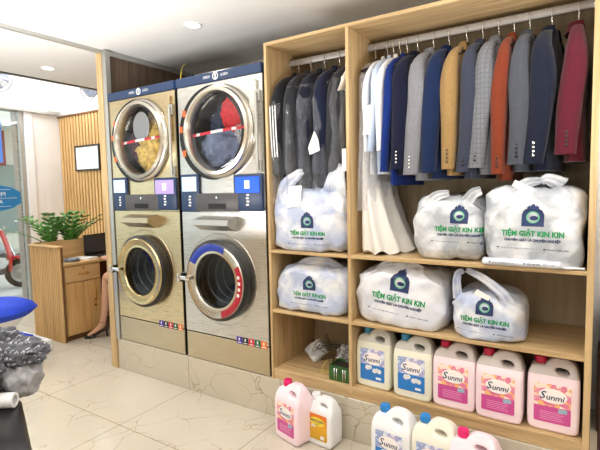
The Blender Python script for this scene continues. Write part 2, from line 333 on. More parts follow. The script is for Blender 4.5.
def scooter(loc, rz, body, label):
    t = empty('motor_scooter', loc, label, 'motorbike', rz=rz)
    for x in (-.6, .6):
        bm = bmesh.new(); prof = [(.17+.07*1, 0)]; rr = []
        for k in range(24):
            a = 2*PI*k/24; rr.append([Vector((x+(.20+.045*math.cos(b))*math.cos(a), .04*math.sin(b), .25+(.20+.045*math.cos(b))*math.sin(a))) for b in [2*PI*j/8 for j in range(8)]])
        loft(bm, rr+[rr[0]], False); w = mk('wheel', bm, M['rubber'], t, True)
        bm = bmesh.new(); lathe(bm, [(.001, .02), (.15, .025), (.15, -.025), (.001, -.02)], 18, 'y', (x, 0, .25)); mk('hub', bm, M['chrome'], w)
    def shell(name, secs, mat):
        bm = bmesh.new(); loft(bm, [[Vector((x, w*math.cos(a), z+h*math.sin(a))) for a in [2*PI*k/14 for k in range(14)]] for x, z, w, h in secs]); return mk(name, bm, mat, t, True)
    shell('rear_body', [(-.85, .62, .03, .03), (-.7, .6, .13, .1), (-.35, .52, .17, .17), (-.05, .42, .14, .12), (.0, .4, .05, .05)], body)
    shell('seat', [(-.85, .76, .05, .02), (-.6, .77, .14, .06), (-.2, .74, .14, .06), (.02, .72, .06, .03)], M['black'])
    shell('floorboard', [(-.1, .3, .1, .05), (.15, .26, .13, .04), (.4, .3, .12, .05)], M['greybox'])
    bm = bmesh.new(); loft(bm, [[Vector((x+.03*math.sin(a), w*math.cos(a), z)) for a in [2*PI*k/14 for k in range(14)]] for x, z, w in ((.45, .3, .12), (.47, .5, .19), (.42, .75, .2), (.36, .92, .1), (.35, .98, .09))]); mk('front_shield', bm, body, t, True)
    bm = bmesh.new(); tube(bm, [(.34, -.34, 1.02), (.38, -.2, 1.0), (.36, 0, .98), (.38, .2, 1.0), (.34, .34, 1.02)], .016); tube(bm, [(.6, .07, .25), (.42, .05, .8)], .018); mk('handlebar', bm, M['chrome'], t, True)
    shell('front_fender', [(.4, .5, .03, .02), (.55, .52, .07, .03), (.75, .46, .06, .03), (.84, .36, .03, .02)], body)
    return t
scooter((-8.4, 1.1, -.15), 1.0, M['redp'], 'red scooter parked nearest the shop glass')
scooter((-10.4, 2.4, -.15), .8, pm('silver_paint', (180, 184, 190), .3), 'silver scooter parked behind the red one')
scooter((-9.6, -.6, -.15), 1.2, pm('black_paint', (30, 32, 36), .25), 'black scooter parked left of the red one')
# glass sign
gs = empty('window_sign', (-6.015, .45, 1.37), 'blue pointed sign stuck on the shop glass with white letters', 'sign')
me = cutcurve('panel', [[(.235, .07), (.12, .13), (-.05, .165), (-.25, .175), (-.45, .165), (-.62, .13), (-.735, .07), (-.735, -.07), (-.62, -.13), (-.45, -.165), (-.25, -.175), (-.05, -.165), (.12, -.13), (.235, -.07)]], .002)
for v in me.vertices: v.co = (v.co.z, v.co.x, v.co.y)
link('panel', me, pm('sign_blue', (28, 120, 180), .4), gs)
flat_text('lettering', 'KIN KIN DAS HOM', .075, M['white'], gs, (.004, -.25, .045), axis='x'); flat_text('lettering', 'GIAT SAY LA A LAJ A', .06, M['white'], gs, (.004, -.25, -.045), axis='x')
bm = bmesh.new(); box(bm, .003, .005, -.68, .19, -.004, .0); box(bm, .003, .005, -.6, .12, .1, .104); box(bm, .003, .005, -.6, .12, -.104, -.1); mk('rule_lines', bm, M['white'], gs)
sw = tag(mbox('light_switch', (-6.0, -5.985, .93, 1.01, 1.05, 1.17), pm('switch_beige', (190, 182, 168), .4), bev=.004), 'beige switch plate on the white wall beside the shop glass', 'switch')
# wall fans
def fan(loc, rz, label, r=.19):
    t = empty('wall_fan', loc, label, 'fan', 'wall fans high on the lobby walls', rz)   # faces local -y
    bm = bmesh.new()
    for rr in (1., .75, .5, .25):
        pts = [(r*rr*math.cos(2*PI*k/32), -.18-.04*(1-rr*rr), r*rr*math.sin(2*PI*k/32)) for k in range(33)]; tube(bm, pts, .0022 if rr < 1 else .005, 5, False)
    for k in range(28):
        a = 2*PI*k/28; tube(bm, [(r*q*math.cos(a), -.18-.04*(1-q*q), r*q*math.sin(a)) for q in (.2, .6, 1)], .0015, 4); tube(bm, [(r*q*math.cos(a), -.12 if q < .9 else -.18, r*q*math.sin(a)) for q in (.3, .7, 1)], .0015, 4)
    mk('cage', bm, pm('cage_grey', (120, 124, 134), .4), t, True)
    bm = bmesh.new()
    for k in range(5):
        a0 = 2*PI*k/5; rings = []
        for q in (.15, .5, .85):
            rings.append([Vector((r*q*math.cos(a0+s*.45), -.155+s*.03, r*q*math.sin(a0+s*.45))) for s in (-1, 0, 1)]+[Vector((r*q*math.cos(a0+s*.45), -.151+s*.03, r*q*math.sin(a0+s*.45))) for s in (1, 0, -1)])
        loft(bm, rings)
    mk('blade', bm, pm('fan_blade', (160, 170, 190), .4), t, True)
    bm = bmesh.new(); lathe(bm, [(.001, -.22), (.035, -.215), (.04, -.17), (.05, -.14), (.06, -.08), (.03, -.03), (.001, -.03)], 20, 'y'); mk('motor', bm, M['white'], t, True)
    bm = bmesh.new(); box(bm, -.03, .03, -.05, 0, -.2, .06, .01); tube(bm, [(0, -.03, -.1), (0, -.06, -.05), (0, -.06, 0)], .014); mk('bracket', bm, M['white'], t)
fan((-6.0, .40, 2.78), PI/2, 'grey caged wall fan above the shop glass')
fan((-5.08, 1.27, 2.70), 0, 'grey caged wall fan above the slatted wall, half hidden by the oak strip')
# picture frame
pf = empty('picture_frame', (-5.38, 1.214, 1.85), 'small black framed white certificate on the slatted wall', 'picture frame')
bm = bmesh.new()
for b in ((-.26, .26, -.02, 0, .14, .16), (-.26, .26, -.02, 0, -.16, -.14), (-.26, -.24, -.02, 0, -.14, .14), (.24, .26, -.02, 0, -.14, .14)): box(bm, *b)
mk('frame', bm, M['black'], pf); mbox('sheet', (-.24, .24, -.012, -.004, -.14, .14), M['paper'], pf)
# ------------------------------------------------------------------ lights
def downlight(x, y, z, label, power, grp=True, col_=(1, .955, .89), r=.045):
    t = empty('downlight', (x, y, z), label, 'light', 'recessed ceiling downlights')
    bm = bmesh.new(); lathe(bm, [(r, -.006), (r*1.25, -.006), (r*1.35, 0), (r*1.35, .002), (r, .002)], 28, 'z'); mk('bezel', bm, M['white'], t, True)
    bm = bmesh.new(); lathe(bm, [(.0005, -.003), (r, -.003), (r, -.0005), (.0005, -.0005)], 24, 'z')
    mk('lamp', bm, pm('lamp_glow', (255, 250, 240), .5, emit=(255, 246, 230), estr=14), t)
    l = bpy.data.lights.new('downlight_lamp', 'SPOT'); l.energy = power; l.color = col_; l.spot_size = R(150); l.spot_blend = .8; l.shadow_soft_size = .06
    o = bpy.data.objects.new('downlight_lamp', l); col.objects.link(o); o.location = (0, 0, -.02); o.parent = t
PW = 22
downlight(-2.263, .034, 2.5, 'round recessed downlight in the ceiling in front of the machines', PW*.8)
downlight(-4.03, .03, 2.5, 'round recessed downlight in the lower strip of ceiling near the lobby', PW)
for x, y, k in ((-.35, -.5, .95), (-1.15, -.62, .9), (-2.2, -1.3, .8), (.9, -.6, .5), (-3.9, -1.8, .8), (-.6, -3.2, .2)):
    downlight(x, y, 2.5, 'round recessed downlight in the ceiling outside the frame', PW*k)
# lobby lamps: tube lights on the high walls
for i, (b, lc) in enumerate((((-5.93, -5.87, -1.4, -.2, 2.5, 2.53), (-5.9, -.8, 2.6)), ((-5.93, -5.87, .1, 1.0, 2.475, 2.5), (-5.88, .6, 2.6)), ((-5.6, -4.7, 1.14, 1.19, 2.425, 2.45), (-5.2, 1.12, 2.6)))):
    mm = mbox('cove_tube_light', b, pm('tube_glow', (255, 255, 255), .5, emit=(255, 253, 248), estr=5)); tag(mm, ['white tube light lying on the ledge above the shop glass, nearer end', 'white tube light on the ledge above the shop glass, by the corner', 'white tube light on top of the slatted wall'][i], 'light')
for lc, sx, sy, e in (((-5.75, -.6, 2.75), .2, 2.6, 9), ((-5.0, 1.05, 2.75), 1.4, .2, 4)):
    l = bpy.data.lights.new('cove_lamp', 'AREA'); l.shape = 'RECTANGLE'; l.size = sx; l.size_y = sy; l.energy = e; o = bpy.data.objects.new('cove_lamp', l); col.objects.link(o); o.location = lc; o.rotation_euler = (PI, 0, 0)
l = bpy.data.lights.new('lobby_lamp', 'AREA'); l.size = .9; l.energy = 30; l.color = (.92, .96, 1); o = bpy.data.objects.new('lobby_lamp', l); col.objects.link(o); o.location = (-5.2, -.2, 3.1)
l = bpy.data.lights.new('room_lamp', 'AREA'); l.shape = 'RECTANGLE'; l.size = 1.2; l.size_y = .6; l.energy = 4; l.color = (1, .98, .95); o = bpy.data.objects.new('room_lamp', l); col.objects.link(o); o.location = (-1.0, -3.0, 2.47)
l = bpy.data.lights.new('front_fill', 'AREA'); l.shape = 'RECTANGLE'; l.size = 4.0; l.size_y = 1.9; l.energy = 6; l.color = (.97, .985, 1); o = bpy.data.objects.new('front_fill', l); col.objects.link(o); o.location = (.2, -4.5, 1.25); o.rotation_euler = (R(97), 0, 0)  # unseen area light added as fill; the front wall has no window
for ux, uy, uk in ((-2.7, -1.7, 75), (.9, -1.2, 62), (-1.0, -3.4, 40)):  # unseen up-facing fill lights, added to brighten the ceiling
    l = bpy.data.lights.new('ceiling_fill', 'AREA'); l.size = 1.0; l.energy = uk; o = bpy.data.objects.new('ceiling_fill', l); col.objects.link(o); o.location = (ux, uy, 1.1); o.rotation_euler = (PI, 0, 0)
W = bpy.data.worlds.new('world'); bpy.context.scene.world = W; W.use_nodes = True
bg = W.node_tree.nodes['Background']; bg.inputs[0].default_value = (.95, .97, 1, 1); bg.inputs[1].default_value = 2.0
vs = bpy.context.scene.view_settings; vs.view_transform = 'Standard'; vs.look = 'None'; vs.exposure = .16; vs.gamma = 1; vs.use_curve_mapping = False
# ------------------------------------------------------------------ washer / dryer stacks
def ringmesh(prof, c, n=64):
    bm = bmesh.new(); lathe(bm, prof, n, 'y', c); return bm
def machine(x0, x1, warm, label, sticker):
    w = x1-x0; xc = (x0+x1)/2
    t = empty('stacked_washer_dryer', (xc, 0, .245), label, 'washing machine', 'stacked washer dryer towers on the marble plinth')
    def L(v): return v-.245
    S = M['steelw'] if warm else M['steel']; h = w/2-.006; dz = L(1.783); wz = L(.825)
    # body with two round openings
    def plate(x0_, x1_, z0_, z1_, cz, r, y0=.0, y1=.012):
        me = cutcurve('p', [rounded(x0_, x1_, z0_, z1_, .004), [(r*math.cos(2*PI*k/64), cz+r*math.sin(2*PI*k/64)) for k in range(64)]], (y1-y0)/2)
        b = bmesh.new(); b.from_mesh(me)
        for v in b.verts: v.co = Vector((v.co.x, (y0+y1)/2-v.co.z, v.co.y))
        return b
    bm = plate(-h, h, .005+.19, L(1.268), wz, .20); mk('washer_front_panel', bm, S, t)
    bm = plate(-h, h, L(1.272), L(2.098), dz, .265); mk('dryer_front_panel', bm, S, t)
    mbox('kick_panel', (-h, h, 0, .012, .005, .185), M['steelm'], t, .002)
    bm = bmesh.new(); box(bm, -h, -h+.01, .012, .88, .003, L(2.10)); box(bm, h-.01, h, .012, .88, .003, L(2.10)); box(bm, -h, h, .86, .88, .003, L(2.10)); box(bm, -h, h, .012, .88, L(1.262), L(1.28)); box(bm, -h, h, .012, .88, .001, .012); box(bm, -h, h, .012, .88, L(2.09), L(2.10))
    mk('cabinet', bm, M['darkmetal'], t)
    tb = mbox('top_band', (-h, h, -.012, .03, L(2.102), L(2.160)), M['navy'], t, .003)
    flat_text('lettering', 'SPEED', .022, M['white'], tb, (-.075, -.0135, L(2.131)), width=.06); flat_text('lettering', 'QUEEN', .022, M['white'], tb, (.075, -.0135, L(2.131)), width=.06)
    bm = ringmesh([(.018, -.014), (.024, -.014), (.024, -.0125), (.018, -.0125)], (0, 0, L(2.131)), 24); box(bm, -.004, .004, -.014, -.0125, L(2.115), L(2.145)); mk('emblem', bm, M['white'], tb)
    # dryer door
    cr = mk('door_seal', ringmesh([(.245, -.004), (.300, -.006), (.304, .0), (.245, .0)], (-.050, 0, dz)), M['black'], t, True, 30)
    bm = bmesh.new()
    for a in (150, 172, 205): mbox('warning_sticker', (-.050+.285*math.cos(R(a))-.014, -.050+.285*math.cos(R(a))+.014, -.0085, -.005, dz+.285*math.sin(R(a))-.02, dz+.285*math.sin(R(a))+.02), pm('orange_sticker', (214, 96, 40), .5), cr)
    bm.free()
    dd = mk('dryer_door', ringmesh([(.238, .01), (.24, -.045), (.252, -.06), (.272, -.055), (.278, -.04), (.288, -.035), (.296, -.02), (.298, -.002), (.29, .0)], (.012, 0, dz)), M['ring'], t, True, 40)
    bm = bmesh.new(); lathe(bm, [(.0005, -.028), (.10, -.026), (.2, -.018), (.24, -.008)], 48, 'y', (.012, 0, dz)); mk('door_glass', bm, M['dglass'], dd, True)
    bm = bmesh.new()
    for k in range(13):
        a, b = -.225+k*.45/13+.0, -.225+(k+1)*.45/13; zz = lambda x: dz+.0+x*.05
        yy = lambda x: -.030+.018*(x/.24)**2
        vs_ = [(a, yy(a), zz(a)-.009), (b, yy(b), zz(b)-.009), (b, yy(b), zz(b)+.009), (a, yy(a), zz(a)+.009)]
        f = bm.faces.new([bm.verts.new(Vector(q)+Vector((.012, 0, 0))) for q in vs_]); f.material_index = 1 if k in (1, 5, 6, 7, 10) else 0
    mk('label_band', bm, [pm('band_red', (170, 30, 44), .5), pm('band_white', (190, 190, 192), .5)], dd)
    bm = bmesh.new(); box(bm, .27, .325, -.02, -.0, dz-.03, dz+.28, .004); mk('hinge_cover', bm, S, dd)
    bm = bmesh.new(); tube(bm, [(h-.028, -.03, dz-.26), (h-.028, -.03, dz+.2)], .010, 12); box(bm, h-.05, h-.012, -.022, 0, dz+.15, dz+.22, .004); box(bm, h-.05, h-.012, -.022, 0, dz-.27, dz-.2, .004); mk('door_hinge_bar', bm, M['trim'], dd, True, 30)
    bm = bmesh.new(); lathe(bm, [(.262, .015), (.30, .08), (.31, .45), (.0005, .46)], 48, 'y', (0, 0, dz)); mk('dryer_drum', bm, M['drum'], t, True)
    # controls
    for sx, a, b, z0, z1, sc in ((0, -h+.012, -h+.185, 1.272, 1.522, (170, 190, 205)), (1, h-.235, h-.008, 1.278, 1.508, (40, 90, 235) if not warm else (150, 130, 190))):
        cp = mbox('control_panel', (a, b, -.018, 0, L(z0), L(z1)), M['navy'], t, .008, 2)
        m_ = pm('screen_glow', sc, .2, emit=sc, estr=.55); q = mbox('screen', (a+.018, b-.02, -.021, -.017, L(z1)-.115, L(z1)-.018), m_, cp)
        mbox('screen_graphic', ((a+b)/2-.02, (a+b)/2+.02, -.0225, -.0205, L(z1)-.09, L(z1)-.04), M['white'], q)
        bm = bmesh.new(); X = (a+b)/2
        for k in range(4): box(bm, X-.012+.004*(k % 2), X+.008+.004*(k % 2), -.0195, -.0175, L(z0)+.035+k*.02, L(z0)+.046+k*.02)
        mk('icon', bm, M['white'], cp)
    dr = mbox('coin_drawer', (-.205, .165, -.02, 0, L(1.275), L(1.392)), M['greybox'], t, .006, 2)
    mbox('slot', (-.09, .06, -.023, -.019, L(1.292), L(1.325)), M['rubber'], dr)
    bm = bmesh.new(); lathe(bm, [(.0005, -.024), (.008, -.024), (.008, -.019)], 12, 'y', (-.015, 0, L(1.365))); mk('keyhole', bm, M['chrome'], dr)
    # soap chute
    bm = bmesh.new(); pr = [(0, L(1.245)), (-.09, L(1.225)), (-.095, L(1.19)), (-.02, L(1.15)), (0, L(1.15))]
    loft(bm, [[Vector((x, y, z)) for y, z in pr] for x in (-.165, .135)]); mk('soap_dispenser', bm, M['trim'] if not warm else M['steelm'], t)
    # washer door
    mk('embossed_ring', ringmesh([(.30, .0), (.302, -.003), (.306, -.003), (.308, 0)], (-.025, 0, wz)), S, t, True)
    cxx = -.025
    wd = mk('washer_door', ringmesh([(.262, .0), (.266, -.012), (.268, -.045), (.255, -.052), (.245, -.06)], (cxx, 0, wz)), M['black'], t, True, 40)
    mk('door_ring', ringmesh([(.247, -.05), (.246, -.064), (.238, -.07), (.195, -.058), (.182, -.062), (.176, -.055), (.174, -.02)], (cxx, 0, wz)), M['gold'] if warm else M['ring'], wd, True, 50)
    bm = bmesh.new()
    for k in range(64):
        a = 2*PI*k/64
        if not (R(35) < a < R(165) or R(215) < a < R(325)): continue
        p0 = Vector((cxx+.20*math.cos(a), -.0605, wz+.20*math.sin(a))); p1 = Vector((cxx+.236*math.cos(a), -.071, wz+.236*math.sin(a))); tube(bm, [p0, p1], .0022, 4)
    mk('ring_rib', bm, M['gold'] if warm else M['ring'], wd)
    if sticker:
        for a0, a1, mm in ((65, 150, pm('arc_blue', (36, 62, 170), .4)), (-75, 28, pm('arc_red', (176, 26, 48), .4))):
            bm = bmesh.new(); loft(bm, [[Vector((cxx+rr*math.cos(R(a)), yy, wz+rr*math.sin(R(a)))) for rr, yy in ((.198, -.0625), (.240, -.0735), (.244, -.068))] for a in [a0+(a1-a0)*k/24 for k in range(25)]], False, False)
            mk('ring_sticker', bm, mm, wd, True)
        for a in (-18, -8, 2, 12): mbox('sticker_mark', (cxx+.219*math.cos(R(a))-.008, cxx+.219*math.cos(R(a))+.008, -.0735, -.069, wz+.219*math.sin(R(a))-.012, wz+.219*math.sin(R(a))+.006), M['white'], wd)
    bm = bmesh.new(); lathe(bm, [(.0005, -.028), (.08, -.030), (.13, -.034), (.165, -.042), (.176, -.05)], 48, 'y', (cxx, 0, wz)); mk('door_glass', bm, M['dkglass'], wd, True)
    bm = bmesh.new()
    for k, rr in enumerate((.165, .15, .135)): lathe(bm, [(rr, .05+k*.06), (rr+.006, .045+k*.06), (rr+.006, .06+k*.06), (rr, .06+k*.06)], 40, 'y', (cxx, 0, wz))
    mk('drum_rim', bm, M['chrome'], t, True)
    bm = bmesh.new(); lathe(bm, [(.198, .012), (.21, .1), (.24, .12), (.24, .5), (.0005, .52)], 48, 'y', (cxx, 0, wz)); mk('washer_drum', bm, M['drum'], t, True)
    bm = bmesh.new(); box(bm, cxx-.30, cxx-.20, -.088, -.07, wz-.012, wz+.016, .006, 2); box(bm, cxx-.312, cxx-.29, -.095, -.012, wz-.03, wz+.032, .006, 2); mk('door_handle', bm, M['chrome'], wd, True, 40)
    # stickers
    ss = [(70, 40, 160), (40, 40, 48), (205, 40, 60), (30, 96, 66), (230, 120, 50)]
    for k, cc in enumerate(ss):
        s_ = mbox('sticker', (h-.262+k*.05, h-.216+k*.05, -.0015, 0, L(.418), L(.466)), pm('sticker_ink', cc, .4), t)
        a = h-.262+k*.05; bm = bmesh.new(); box(bm, a+.018, a+.028, -.0022, -.0014, L(.44), L(.458)); box(bm, a+.008, a+.038, -.0022, -.0014, L(.425), L(.430)); mk('sticker_icon', bm, M['white'], s_)
    for z in (.03, .17, .3, .7, .95):
        for x in (-h+.012, h-.012): bm = bmesh.new(); lathe(bm, [(.0005, -.003), (.004, -.003), (.005, 0)], 8, 'y', (x, 0, z)); mk('screw', bm, M['chrome'], t)
    return t
mA = machine(-3.157, -2.42, True, 'left stainless stacked washer dryer with warm beige sheen and yellow laundry in its dryer', False)
mB = machine(-2.405, -1.672, False, 'right stainless stacked washer dryer with blue and red arc stickers on its washer door', True)
tag(mA, 'left stainless stacked washer dryer, champagne ring without stickers on its washer door', 'washing machine')
# laundry in drums
def blob(name, c, s, mat, label, cat, seed, amp=.18, ncs=2.2, floor=None, parent=None, sub=5, grp=None):
    bm = bmesh.new(); bmesh.ops.create_icosphere(bm, subdivisions=sub, radius=1)
    for v in bm.verts:
        p = v.co.copy(); q = Vector((p.x*ncs+seed, p.y*ncs, p.z*ncs)); d = 1+amp*(1-2*abs(noise.noise(q)))*1.1+amp*.5*noise.noise(q*2.7)
        d += amp*.35*(1-2*abs(noise.noise(q*4.1)))
        p = Vector((p.x*s[0]*d, p.y*s[1]*d, p.z*s[2]*d))
        if floor is not None and p.z < floor: p.z = floor
        v.co = p
    o = mk(name, bm, mat, parent, True); 
    if not parent: o.location = c; tag(o, label, cat, grp)
    else: o.location = c
    return o
ymat = pm('yellow_towel', (206, 172, 92), .9, var=.25, vscale=30, bump=.5)
blob('yellow_towel', (-2.745, .10, 1.735), (.16, .075, .17), ymat, 'mustard yellow laundry pressed against the left dryer glass', 'laundry', 1.3, .25, 3)
blob('dark_laundry', (-2.92, .12, 1.76), (.11, .07, .14), pm('dark_cloth', (70, 34, 40), .9), 'dark maroon laundry on the left side of the left dryer', 'laundry', 5.3)
blob('beige_laundry', (-2.72, .13, 1.90), (.13, .07, .12), pm('beige_cloth', (176, 150, 100), .9, var=.2), 'beige laundry in the upper part of the left dryer', 'laundry', 8.1)
o = tag(mk('round_patch', ringmesh([(.0005, -.004), (.075, -.002), (.082, .002), (.0005, .004)], (0, 0, 0), 32), pm('grey_disc', (150, 150, 150), .4, .2)), 'grey round disc behind the left dryer glass', 'disc'); o.location = (-2.80, .005, 1.885); o.scale = (1.1, 1, 1.3)
blob('red_towel', (-1.94, .075, 1.90), (.11, .06, .115), M['redcloth'], 'bright red cloth at the top of the right dryer', 'laundry', 2.2, .15)
blob('grey_laundry', (-2.05, .10, 1.68), (.17, .085, .13), pm('bluegrey_cloth', (104, 112, 136), .9, var=.2), 'blue grey laundry at the bottom of the right dryer', 'laundry', 3.7, .22, 1.7)
blob('patterned_laundry', (-1.88, .085, 1.77), (.06, .06, .09), pm('speckled_cloth', (150, 150, 150), .9, var=.7, vscale=80), 'black and white speckled cloth at the right of the right dryer', 'laundry', 6.7)
blob('navy_laundry', (-2.08, .14, 1.82), (.11, .08, .13), pm('navy_cloth', (30, 40, 66), .9, var=.2), 'dark navy laundry in the middle of the right dryer', 'laundry', 9.7)
# yellow gas hose above the machines
bm = bmesh.new(); tube(bm, smoothpath([(-2.78, .45, 2.42), (-2.68, .32, 2.36), (-2.57, .2, 2.27), (-2.50, .12, 2.17)]), .0028, 8); tag(mk('yellow_hose', bm, pm('yellow_rubber', (220, 200, 40), .5), None, True), 'thin yellow hose rising behind the tops of the machines', 'hose')
bm = bmesh.new(); tube(bm, [(-3.0, .82, 2.36), (-2.55, .82, 2.38)], .03, 12); tag(mk('vent_pipe', bm, M['darkmetal'], None, True), 'dark vent pipe behind the tops of the machines', 'pipe')
# ------------------------------------------------------------------ wardrobe
XL, XR = -1.663, .0; S1, S2, S3, ZT = 1.046, .680, .309, 2.265; DX = -1.128; T = .018
wd = empty('open_wardrobe', ((XL+XR)/2, .25, .243), 'tall open oak wardrobe of two columns with shelves and hanging rails', 'wardrobe')
ox, oy, oz = -(XL+XR)/2, -.25, -.243
def wb(name, b, mat, bev=.0012):
    return mbox(name, (b[0]+ox, b[1]+ox, b[2]+oy, b[3]+oy, b[4]+oz, b[5]+oz), mat, wd, bev)
wb('side_panel', (XL, XL+T, .0, .5, .243, ZT-T), M['oak_v']); wb('side_panel', (XR-.026, XR, .0, .5, .0+.243, ZT-T), M['oak_v']); wb('divider', (DX, DX+T, .001, .49, .27, ZT-T), M['oak_v'])
wb('top_board', (XL, XR, 0, .5, ZT-T, ZT), M['oak_h']); wb('back_panel', (XL+T, XR-.026, .49, .5, .25, ZT-T), M['back'])
for z in (S1, S2, S3):
    wb('shelf', (XL+T, DX, .002, .49, z-.018, z), M['oak_h']); wb('shelf', (DX+T, XR-.026, .002, .49, z-.018, z), M['oak_h'])
wb('kickboard', (XL+T, XR-.026, .004, .02, .245, S3-.018), M['oak_h'])
def rod(x0, x1, y):
    bm = bmesh.new(); loft(bm, [[Vector((x+ox, y+oy+.0085*math.cos(a), 2.195+oz+.0195*math.sin(a))) for a in [2*PI*k/20 for k in range(20)]] for x in (x0, x1)])
    r = mk('hanging_rail', bm, pm('rail_grey', (166, 162, 158), .4, .2), wd, True, 60)
    bm = bmesh.new()
    for x in (x0, x1-.006): loft(bm, [[Vector((q+ox, y+oy+.016*math.cos(a), 2.195+oz+.026*math.sin(a))) for a in [2*PI*k/20 for k in range(20)]] for q in (x, x+.006)])
    mk('rail_flange', bm, M['chrome'], r, True, 40)
RY = .25
rod(XL+T, DX, RY); rod(DX+T, XR-.026, RY)
# ------------------------------------------------------------------ clothes
ROD = 2.2145   # top of the rail
def hanger_meshes():
    bm = bmesh.new(); pts = [(0, .018*math.cos(R(a)), -.014+.018*math.sin(R(a))) for a in range(-20, 200, 20)]
    pts = [(0, .0125*math.cos(R(a)), -.0095+.0125*math.sin(R(a))) for a in range(-10, 181, 19)]
    tube(bm, [(0, .013, -.03)]+[(p[0], p[1], p[2]) for p in pts]+[(0, -.014, -.04), (0, -.004, -.06), (0, 0, -.075), (0, 0, -.126)], .0022, 6); hook = mk('hook', bm, M['chrome'], None, True)
    bm = bmesh.new(); rings = []
    for k in range(-8, 9):
        s = k/8; y = s*.175; z = -.131-.055*abs(s)**1.35; w = .012+.006*abs(s); rings.append([Vector((w*math.cos(a)+.012*s*s, y, z+.009*math.sin(a))) for a in [2*PI*j/8 for j in range(8)]])
    loft(bm, rings); tube(bm, [(0, 0, -.121), (0, 0, -.088)], [.013, .008], 10); bar = mk('shoulder_bar', bm, M['black'], None, True)
    hm, bmm = hook.data, bar.data; bpy.data.objects.remove(hook); bpy.data.objects.remove(bar); return hm, bmm
HM, BM_ = hanger_meshes()
def hanger(x, rz, label, y=RY):
    t = empty('clothes_hanger', (x, y, ROD), label, 'hanger', 'black hangers on the rails', rz)
    for n, m in (('hook', HM), ('shoulder_bar', BM_)):
        o = bpy.data.objects.new(n, m); col.objects.link(o); o.parent = t
    return t
def superring(cx, cy, z, a, b, e=.75, n=28, wob=0, seed=0, ph=0):
    out = []
    for k in range(n):
        t = 2*PI*k/n; c, s = math.cos(t), math.sin(t); w = 1+wob*noise.noise(Vector((c*2+seed, s*2, z*5)))
        out.append(Vector((cx+a*w*math.copysign(abs(c)**e, c), cy+b*w*math.copysign(abs(s)**e, s), z)))
    return out
def blazer(x, rz, mat, label, seed, blen=.77, slen=.69, hw=.045, cover=False, btn=M['black'], cat='blazer', y=RY, grp=None, name='blazer', sh=.175, vent=True):
    t = empty(name, (x, y, ROD-.016), label, cat, grp, rz)
    prof = [(-.088, .016, .045), (-.10, .020, .055), (-.125, .024, .075), (-.15, .027, .125), (-.175, .030, .155), (-.21, .034, .172), (-.3, .045, .182), (-.45, .042, .172), (-.6, .044, .18), (-blen+.02, .044, .188), (-blen, .043, .188)]
    bm = bmesh.new(); k0 = hw/.045
    loft(bm, [superring(.004*math.sin(z*9+seed), 0, z, a*k0, b*sh/.175, .8, 32, .12, seed) for z, a, b in prof], True); mk('body', bm, mat, t, True, 50)
    for sgn in (-1, 1):
        bm = bmesh.new(); rings = []
        sl = slen if sgn < 0 else slen-.01; N = 16
        for yy, z, a, b in ((.045, -.100, .012, .018), (.085, -.112, .017, .026), (.122, -.130, .022, .034), (.150, -.155, .027, .040)):
            rings.append(superring(0, sgn*yy, z, a*hw/.045, b, .9, 20, .06, seed+sgn*3, 0))
        for i in range(N+1):
            u = i/N; z = -.190-(sl-.190)*u
            a = (hw*1.10-.012*u)*(.62+.38*min(1, u*3.4)**.7); b = (.048-.014*u)
            yy = sgn*(sh-.008+.030*min(1, .3+u*5)+.006*math.sin(u*3)); xx = (.012*math.sin(u*2.5+seed)-.022*u*u)*min(1, u*3)
            rings.append(superring(xx, yy*1.0, z, a, b, .9, 20, .16, seed+sgn*3, 0))
        z = -sl; last = rings[-1]; cxy = sum((p for p in last), Vector())/len(last)
        rings.append([cxy+(p-cxy)*.82+Vector((0, 0, .002)) for p in last]); rings.append([cxy+(p-cxy)*.78+Vector((0, 0, .03)) for p in last])
        s_ = mk('sleeve', bm_loft(bm, rings), mat, t, True, 60)
        if sgn < 0 and btn:
            bm = bmesh.new(); 
            for j in range(4):
                zz = -sl+.035+j*.018; yb = sgn*(sh-.006+.030)-(.034)*.97; lathe(bm, [(.0005, -.004), (.0055, -.004), (.0065, -.001), (.0065, .003)], 10, 'y', (-.022*.9+.012*math.sin(2.3+seed)+.006, yb-.001, zz))
            mk('sleeve_button', bm, btn, s_, True)
    # collar
    bm = bmesh.new(); rings = []
    for i in range(13):
        a = R(-120+240*i/12); cx_, cy_ = .022*math.sin(a)*k0, 0
        r1, r2 = .055, .075
        px, py = .030*k0*math.cos(a+PI), .055*math.sin(a)
        rings.append([Vector((px, py, -.078)), Vector((px*1.35, py*1.22, -.082)), Vector((px*1.75, py*1.5, -.125)), Vector((px*1.4, py*1.3, -.12))])
    loft(bm, rings); mk('collar', bm, mat, t, True, 50)
    if cover:
        bm = bmesh.new(); pr = [(-.035, .004, .010), (-.09, .03, .05), (-.14, .045, .15), (-.2, .058, .225), (-.3, .066, .252), (-.45, .062, .254), (-.6, .064, .25), (-blen-.04, .066, .245)]
        rr = []
        for z, a, b in pr:
            for dz_ in (0, -.035): rr.append((z+dz_, a, b))
        rr = sorted(set(rr), reverse=True)
        loft(bm, [[p+Vector((.006*noise.noise(p*22+Vector((seed, 0, 0))), .008*noise.noise(p*19+Vector((0, seed, 0))), 0)) for p in superring(0, 0, z, a*min(1.0, k0), b, .8, 44, .16, seed+7)] for z, a, b in rr], False); mk('plastic_cover', bm, M['film'], t, True)
    return t
def bm_loft(bm, rings): loft(bm, rings); return bm
